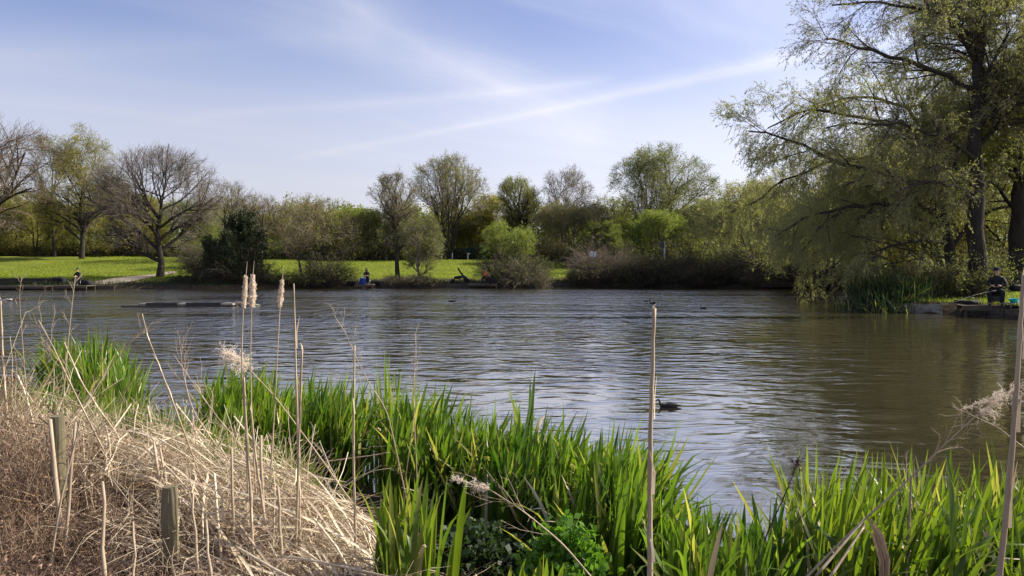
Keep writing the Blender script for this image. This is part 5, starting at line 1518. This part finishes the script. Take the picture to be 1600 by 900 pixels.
bag('dark rounded bag on the tray right of the nearest angler', (bx_ + 0.05, by_ + 0.1, 1.08), 0.2, 0.42, 0.32, 0.24)
q = at(1520, 482, 32.6); bag('flat black tackle bag on the platform left of the nearest angler', (q[0], q[1], 0.46), 0.4, 0.75, 0.4, 0.18)
q = at(1500, 480, 33.2); bag('small dark bag at the left end of the nearest platform', (q[0], q[1], 0.48), 0.1, 0.4, 0.3, 0.14)
q = at(1545, 470, 31.6)
rod('fishing rod of the nearest angler pointing out over the pond', (q[0] + 0.1, q[1] - 0.3, 1.1), (q[0] - 3.4, q[1] - 3.3, 1.0))

# far anglers
p = at(573, 440, 67.2)
seat_box('black seat box under the far angler with the blue bucket', (p[0], 67.2, 0.36), 0)
seated_person('person in a dark hooded coat seated on the far bank beside a blue bucket', (p[0], 67.2, 0.36), R(8), 'dark_green_cloth', hood=True)


def bucket(label, loc, r_=0.2, h=0.36, mat='blue_plastic'):
    t_ = thing('bucket', label, 'bucket', loc, 0)
    Geo().lathe([(0.001, 0), (r_ * 0.78, 0), (r_, h), (r_ * 1.06, h), (r_ * 1.06, h - 0.03), (r_ * 0.97, h - 0.03), (r_ * 0.75, 0.02), (0.001, 0.02)], (0, 0, 0), 20).build('pail', mat, t_)
    u_ = np.linspace(0, math.pi, 11)
    Geo().tubes(np.stack([np.cos(u_) * r_, -np.sin(u_) * 0.06, h - 0.02 + np.sin(u_) * r_ * 0.7], -1)[None], np.full((1, 11), 0.007), 5, 0).build('handle', 'grey_metal', t_)
    return t_


p = at(567, 450, 66.5); bucket('blue bucket at the feet of the hooded angler across the water', (p[0], 66.5, 0.34), 0.27, 0.55)
p = at(548, 446, 67.3); bag('dark bag on the far bank left of the blue bucket', (p[0], 67.6, zg(p[0], 67.6)), 0, 0.7, 0.4, 0.3)
p = at(590, 446, 67.3); bag('dark bag on the far bank right of the hooded angler', (p[0], 67.8, zg(p[0], 67.8)), 0.3, 0.6, 0.4, 0.28)
p = at(757, 440, 68.1)
seat_box('black seat box under the angler in red', (p[0], 68.1, 0.38), R(60))
seated_person('person in a red jacket and dark cap seated on the far platform', (p[0], 68.1, 0.38), R(62), 'red_cloth', 'black_cloth')
p = at(123, 440, 63.4)
seat_box('black seat box under the far left angler', (p[0], 63.4, 0.36), 0)
seated_person('person in black clothes and cap seated on the far left platform', (p[0], 63.4, 0.36), R(-5), 'black_cloth', 'black_cloth')
p = at(768, 443, 68.0); bag('black tackle bag beside the angler in red', (p[0], 68.0, 0.38), 0, 0.8, 0.5, 0.42)
p = at(778, 443, 68.4); side_tray('low tackle tray between the angler in red and the trailing bush', (p[0], 68.3, 0.36), 0, 0.7, 0.5, 0.45)
p = at(90, 443, 64.6); bag('black bag on the bank left of the far left angler', (p[0], 64.9, zg(p[0], 64.9)), 0, 0.9, 0.5, 0.6)
p = at(133, 443, 63.6); bag('dark bag on the platform right of the far left angler', (p[0], 63.6, 0.36), 0, 0.9, 0.5, 0.42)
p = at(94, 432, 64.9); rod('rod standing up at a slant left of the far left angler', (p[0] - 0.3, 64.9, 0.5), (p[0] + 1.2, 64.9, 1.55))
p = at(757, 440, 67.9); rod('rod of the angler in red', (p[0] + 0.2, 67.8, 0.95), (p[0] + 1.5, 66.9, 1.2))

# tackle barrow with a leaning umbrella bag
p = at(722, 445, 68.9); zb = zg(p[0], 68.9)
t_ = thing('tackle_barrow', 'black loaded tackle barrow with its handle tipped up, on the far bank edge', 'barrow', (p[0], 68.9, zb))


def tb(pts, r_, nm, mat='black_plastic', sides=8):
    P = np.array(pts, float); return Geo().tubes(P[None], np.full((1, len(P)), r_), sides, 0, True).build(nm, mat, t_)


tb([(-0.95, 0, 0.12), (-0.55, 0, 0.52), (0.0, 0, 0.62), (0.42, 0, 0.50), (0.62, 0, 0.12)], 0.05, 'frame')
tb([(-0.95, 0.3, 0.12), (-0.55, 0.3, 0.52), (0.0, 0.3, 0.62), (0.42, 0.3, 0.50), (0.62, 0.3, 0.12)], 0.05, 'frame')
tb([(0.15, 0.15, 0.62), (-0.12, 0.15, 0.98), (-0.38, 0.15, 1.38)], 0.08, 'handle')
Geo().lathe([(0.001, -0.05), (0.17, -0.05), (0.21, 0.0), (0.17, 0.05), (0.001, 0.05)], (0, 0, 0), 20).build('wheel', 'black_plastic', t_)
t_.children[-1].rotation_euler = (R(90), 0, 0); t_.children[-1].location = (-0.85, 0.15, 0.21)
g = Geo().tubes(np.array([(-0.72, 0.15, 0.5), (-0.35, 0.15, 0.55), (0.02, 0.15, 0.60)])[None], np.array([[0.11, 0.15, 0.12]]), 10, 0, True); g.build('rolled_bag', 'black_cloth', t_)
g = Geo().tubes(np.array([(0.12, 0.15, 0.66), (0.32, 0.15, 0.42), (0.5, 0.15, 0.12)])[None], np.array([[0.12, 0.2, 0.22]]), 10, 0, True); g.build('load', 'black_cloth', t_)

# ---------------------------------------------------------------- signs, posts, hoop, fence
def sign(name, label, px, Yd, py_top, ppx, panel, pmat, postmat, wm=0.05):
    x, y = (px - 800) / F_PX * Yd, Yd; z0 = zg(x, y)
    t_ = thing(name, label, 'sign', (x, y, z0)); H_ = at(px, py_top, Yd)[2] - z0
    g = Geo().box((-wm, -wm, -0.2), (wm, wm, H_)); g.build('post', postmat, t_, smooth=False)
    if panel:
        (ox, oz, w_, h_) = panel
        sc = Yd / F_PX
        Geo().box((ox * sc - w_ * sc / 2, -wm - 0.03, H_ + oz * sc - h_ * sc), (ox * sc + w_ * sc / 2, -wm - 0.003, H_ + oz * sc)).build('panel', pmat, t_, smooth=False)
    return t_


sign('small_sign', 'small white sign with two panels on a post above the pink-brown bush', 927, 71.6, 392, 0, (-3, 0, 5, 9), 'white_paint', 'grey_metal', 0.035)
t_ = [o for o in COL.objects if o.name.startswith('small_sign')][0]
sc = 71.6 / F_PX; Hs = t_.children[0].dimensions.z if False else at(927, 392, 71.6)[2] - zg((927 - 800) / F_PX * 71.6, 71.6)
Geo().box((1.2 * sc, -0.065, Hs - 10 * sc), (4.4 * sc, -0.038, Hs - 1 * sc)).build('panel', 'white_paint', t_, smooth=False)
sign('notice_board', 'grey notice board on a pale post above the green-topped brambles', 1038, 72.5, 378, 0, (-5, -1, 9, 8), 'sign_dark', 'white_paint', 0.06)
sign('marker_post', 'thin bare grey post right of the pink-brown bush', 976, 73.0, 386, 0, None, 'sign_dark', 'sign_dark', 0.035)
for px, lb in ((707, 'left one of two short white posts at the back of the meadow'), (731, 'right one of two short white posts, cross-topped, at the back of the meadow')):
    Yd = 103; x = (px - 800) / F_PX * Yd; z0 = zg(x, Yd)
    g = Geo().box((-0.06, -0.06, -0.1), (0.06, 0.06, 0.95)); g.box((-0.05 if px < 720 else -0.05, -0.064, 0.8), (0.3 if px > 720 else 0.07, -0.05 if False else 0.064, 0.9))
    o = g.build('white_post', 'white_paint', smooth=False); o.location = (x, Yd, z0); tag(o, lb, 'post', 'short white posts')
Yd = 101; x = (61 - 800) / F_PX * Yd; u_ = np.linspace(0, math.pi, 13)
g = Geo().tubes(np.stack([np.cos(u_) * 0.30, 0 * u_, np.sin(u_) * 0.55], -1)[None], np.full((1, 13), 0.035), 6, 0)
o = g.build('white_hoop', 'white_paint'); o.location = (x, Yd, zg(x, Yd)); tag(o, 'small white hoop in the grass at the back of the left meadow', 'hoop')
t_ = thing('dark_fence', 'dark blue-green fence behind the white posts at the wood edge', 'fence', ((725 - 800) / F_PX * 107, 107, zg(-6.7, 107)))
for k in range(9):
    Geo().box((-4.6 + k * 1.0, -0.02, 0.08), (-3.64 + k * 1.0, 0.02, 1.55)).build('panel', 'fence_green', t_, smooth=False)
    Geo().box((-4.64 + k * 1.0, -0.05, -0.1), (-4.58 + k * 1.0, 0.05, 1.62)).build('post', 'fence_green', t_, smooth=False)

# ---------------------------------------------------------------- floating raft boom
p = at(290, 478.5, 39); t_ = thing('floating_boom', 'low floating timber boom with two dark floats and pale ends on open water', 'raft', (p[0], 39.3, 0), R(3))
Geo().box((-2.0, -0.32, -0.10), (-0.42, -0.12, 0.20)).build('float', 'black_plastic', t_, smooth=False)
Geo().box((0.0, -0.32, -0.10), (1.75, -0.12, 0.20)).build('float', 'black_plastic', t_, smooth=False)
Geo().box((-3.2, -0.36, -0.10), (2.3, -0.33, 0.06)).build('long_beam', 'timber', t_, smooth=False)
Geo().box((-2.3, 0.5, -0.10), (2.3, 0.62, 0.06)).build('long_beam', 'timber', t_, smooth=False)
for a_, b_ in ((-0.42, -0.02), (1.75, 2.35), (-2.35, -2.0)):
    Geo().box((a_, -0.35, 0.07), (b_, 0.66, 0.17)).build('cross_board', 'timber_pale', t_, smooth=False)
Geo().tubes(np.array([(2.0, 0.0, 0.10), (2.5, 0.2, 0.16), (3.0, 0.3, 0.10), (3.5, 0.5, 0.02)])[None], np.array([[0.06, 0.07, 0.06, 0.03]]), 8, 0, True).build('driftwood', 'timber_pale', t_)


# ---------------------------------------------------------------- water birds
def bird(name, label, px, py, length, face, body='coot_black', bill='bill_pale', group='water birds on the pond', breast=None, neck=1.0):
    Yd = H_EYE * F_PX / (py - 410)
    x = (px - 800) / F_PX * Yd
    t_ = thing(name, label, 'bird', (x, Yd, 0), face, group)
    L = length * (1.3 if py < 500 else 1.0)
    # body axis along +x, head at +x : one lofted skin
    sec = [(-0.62, 0.10, 0.012, 0.010), (-0.48, 0.085, 0.055, 0.035), (-0.28, 0.06, 0.125, 0.095), (0.0, 0.045, 0.165, 0.125), (0.22, 0.055, 0.135, 0.115),
           (0.34, 0.10, 0.085, 0.085), (0.385, 0.17 * neck, 0.052, 0.055), (0.40, 0.25 * neck, 0.045, 0.048), (0.43, 0.315 * neck, 0.052, 0.052), (0.48, 0.325 * neck, 0.045, 0.042), (0.53, 0.315 * neck, 0.018, 0.018)]
    g = Geo(); S_ = 14; a = np.arange(S_) * 2 * math.pi / S_
    C = np.array([(q[0] * L, 0, q[1] * L) for q in sec]); T = np.gradient(C, axis=0); T /= np.linalg.norm(T, axis=1, keepdims=True)
    U = np.cross(np.array([[0, 1.0, 0]]), T)
    ring = C[:, None, :] + (np.array([q[2] for q in sec])[:, None] * L * np.cos(a))[..., None] * np.array([0, 1.0, 0]) + (np.array([q[3] for q in sec])[:, None] * L * np.sin(a))[..., None] * U[:, None, :]
    idx = np.arange(len(sec) * S_).reshape(len(sec), S_); nx = np.roll(idx, -1, 1)
    g.add(ring, np.stack([idx[:-1], nx[:-1], nx[1:], idx[1:]], -1).reshape(-1, 4))
    g.add(np.concatenate([ring[0], C[:1]]), [[k, (k + 1) % S_, S_] for k in range(S_)])
    g.build('body', body, t_)
    b = Geo().tubes(np.array([(0.51, 0, 0.315 * neck), (0.57, 0, 0.30 * neck), (0.62, 0, 0.285 * neck)])[None] * L, np.array([[0.022, 0.016, 0.004]]) * L, 8, 0, True); b.build('bill', bill, t_)
    for s in (-1, 1):
        w_ = Geo(); k = np.linspace(0, 1, 7)
        P = np.stack([(0.18 - 0.68 * k) * L, s * (0.14 - 0.10 * k ** 2) * L, (0.10 + 0.035 * np.sin(k * 3)) * L], -1)
        w_.tubes(P[None], (np.array([0.02, 0.055, 0.065, 0.06, 0.045, 0.03, 0.006]) * L)[None], 8, 0, True); w_.build('wing', body if breast is None else breast, t_)
    return t_


bird('coot', 'black coot swimming left, nearest bird, beside the thickest reed stalk', 1046, 637, 0.34, R(176), bill='coot_black')
bird('coot', 'small dark coot on the water below the black tackle barrow', 706, 471.5, 0.36, R(178))
bird('coot', 'left bird of the close pair of dark birds above the thickest reed', 1011, 471.5, 0.30, R(20))
bird('coot', 'right bird of the close pair of dark birds above the thickest reed', 1021, 474.5, 0.36, R(175))
bird('coot', 'lone dark bird on the bright water right of the close pair', 1099, 482.5, 0.34, R(120))
bird('duck', 'low brown duck in front of the overhanging willow on the right', 1283, 467.5, 0.42, R(170), 'bird_brown', 'bill_pale')
bird('duck', 'second low brown duck just left of the one under the willow', 1271, 466.5, 0.32, R(170), 'bird_brown', 'bill_pale')
bird('duck', 'white-flanked duck at the left edge of the pond', 4, 468.5, 0.42, R(180), 'bird_white', 'bird_brown', breast='bird_brown')
bird('duck', 'brown duck facing left, right of the white-flanked one', 17, 470, 0.46, R(0), 'bird_brown', 'bill_pale', breast='bird_white')
bird('duck', 'dark duck near the left end of the boom, by the weed stems', 33, 470, 0.36, R(10), 'bird_brown', 'bill_pale')
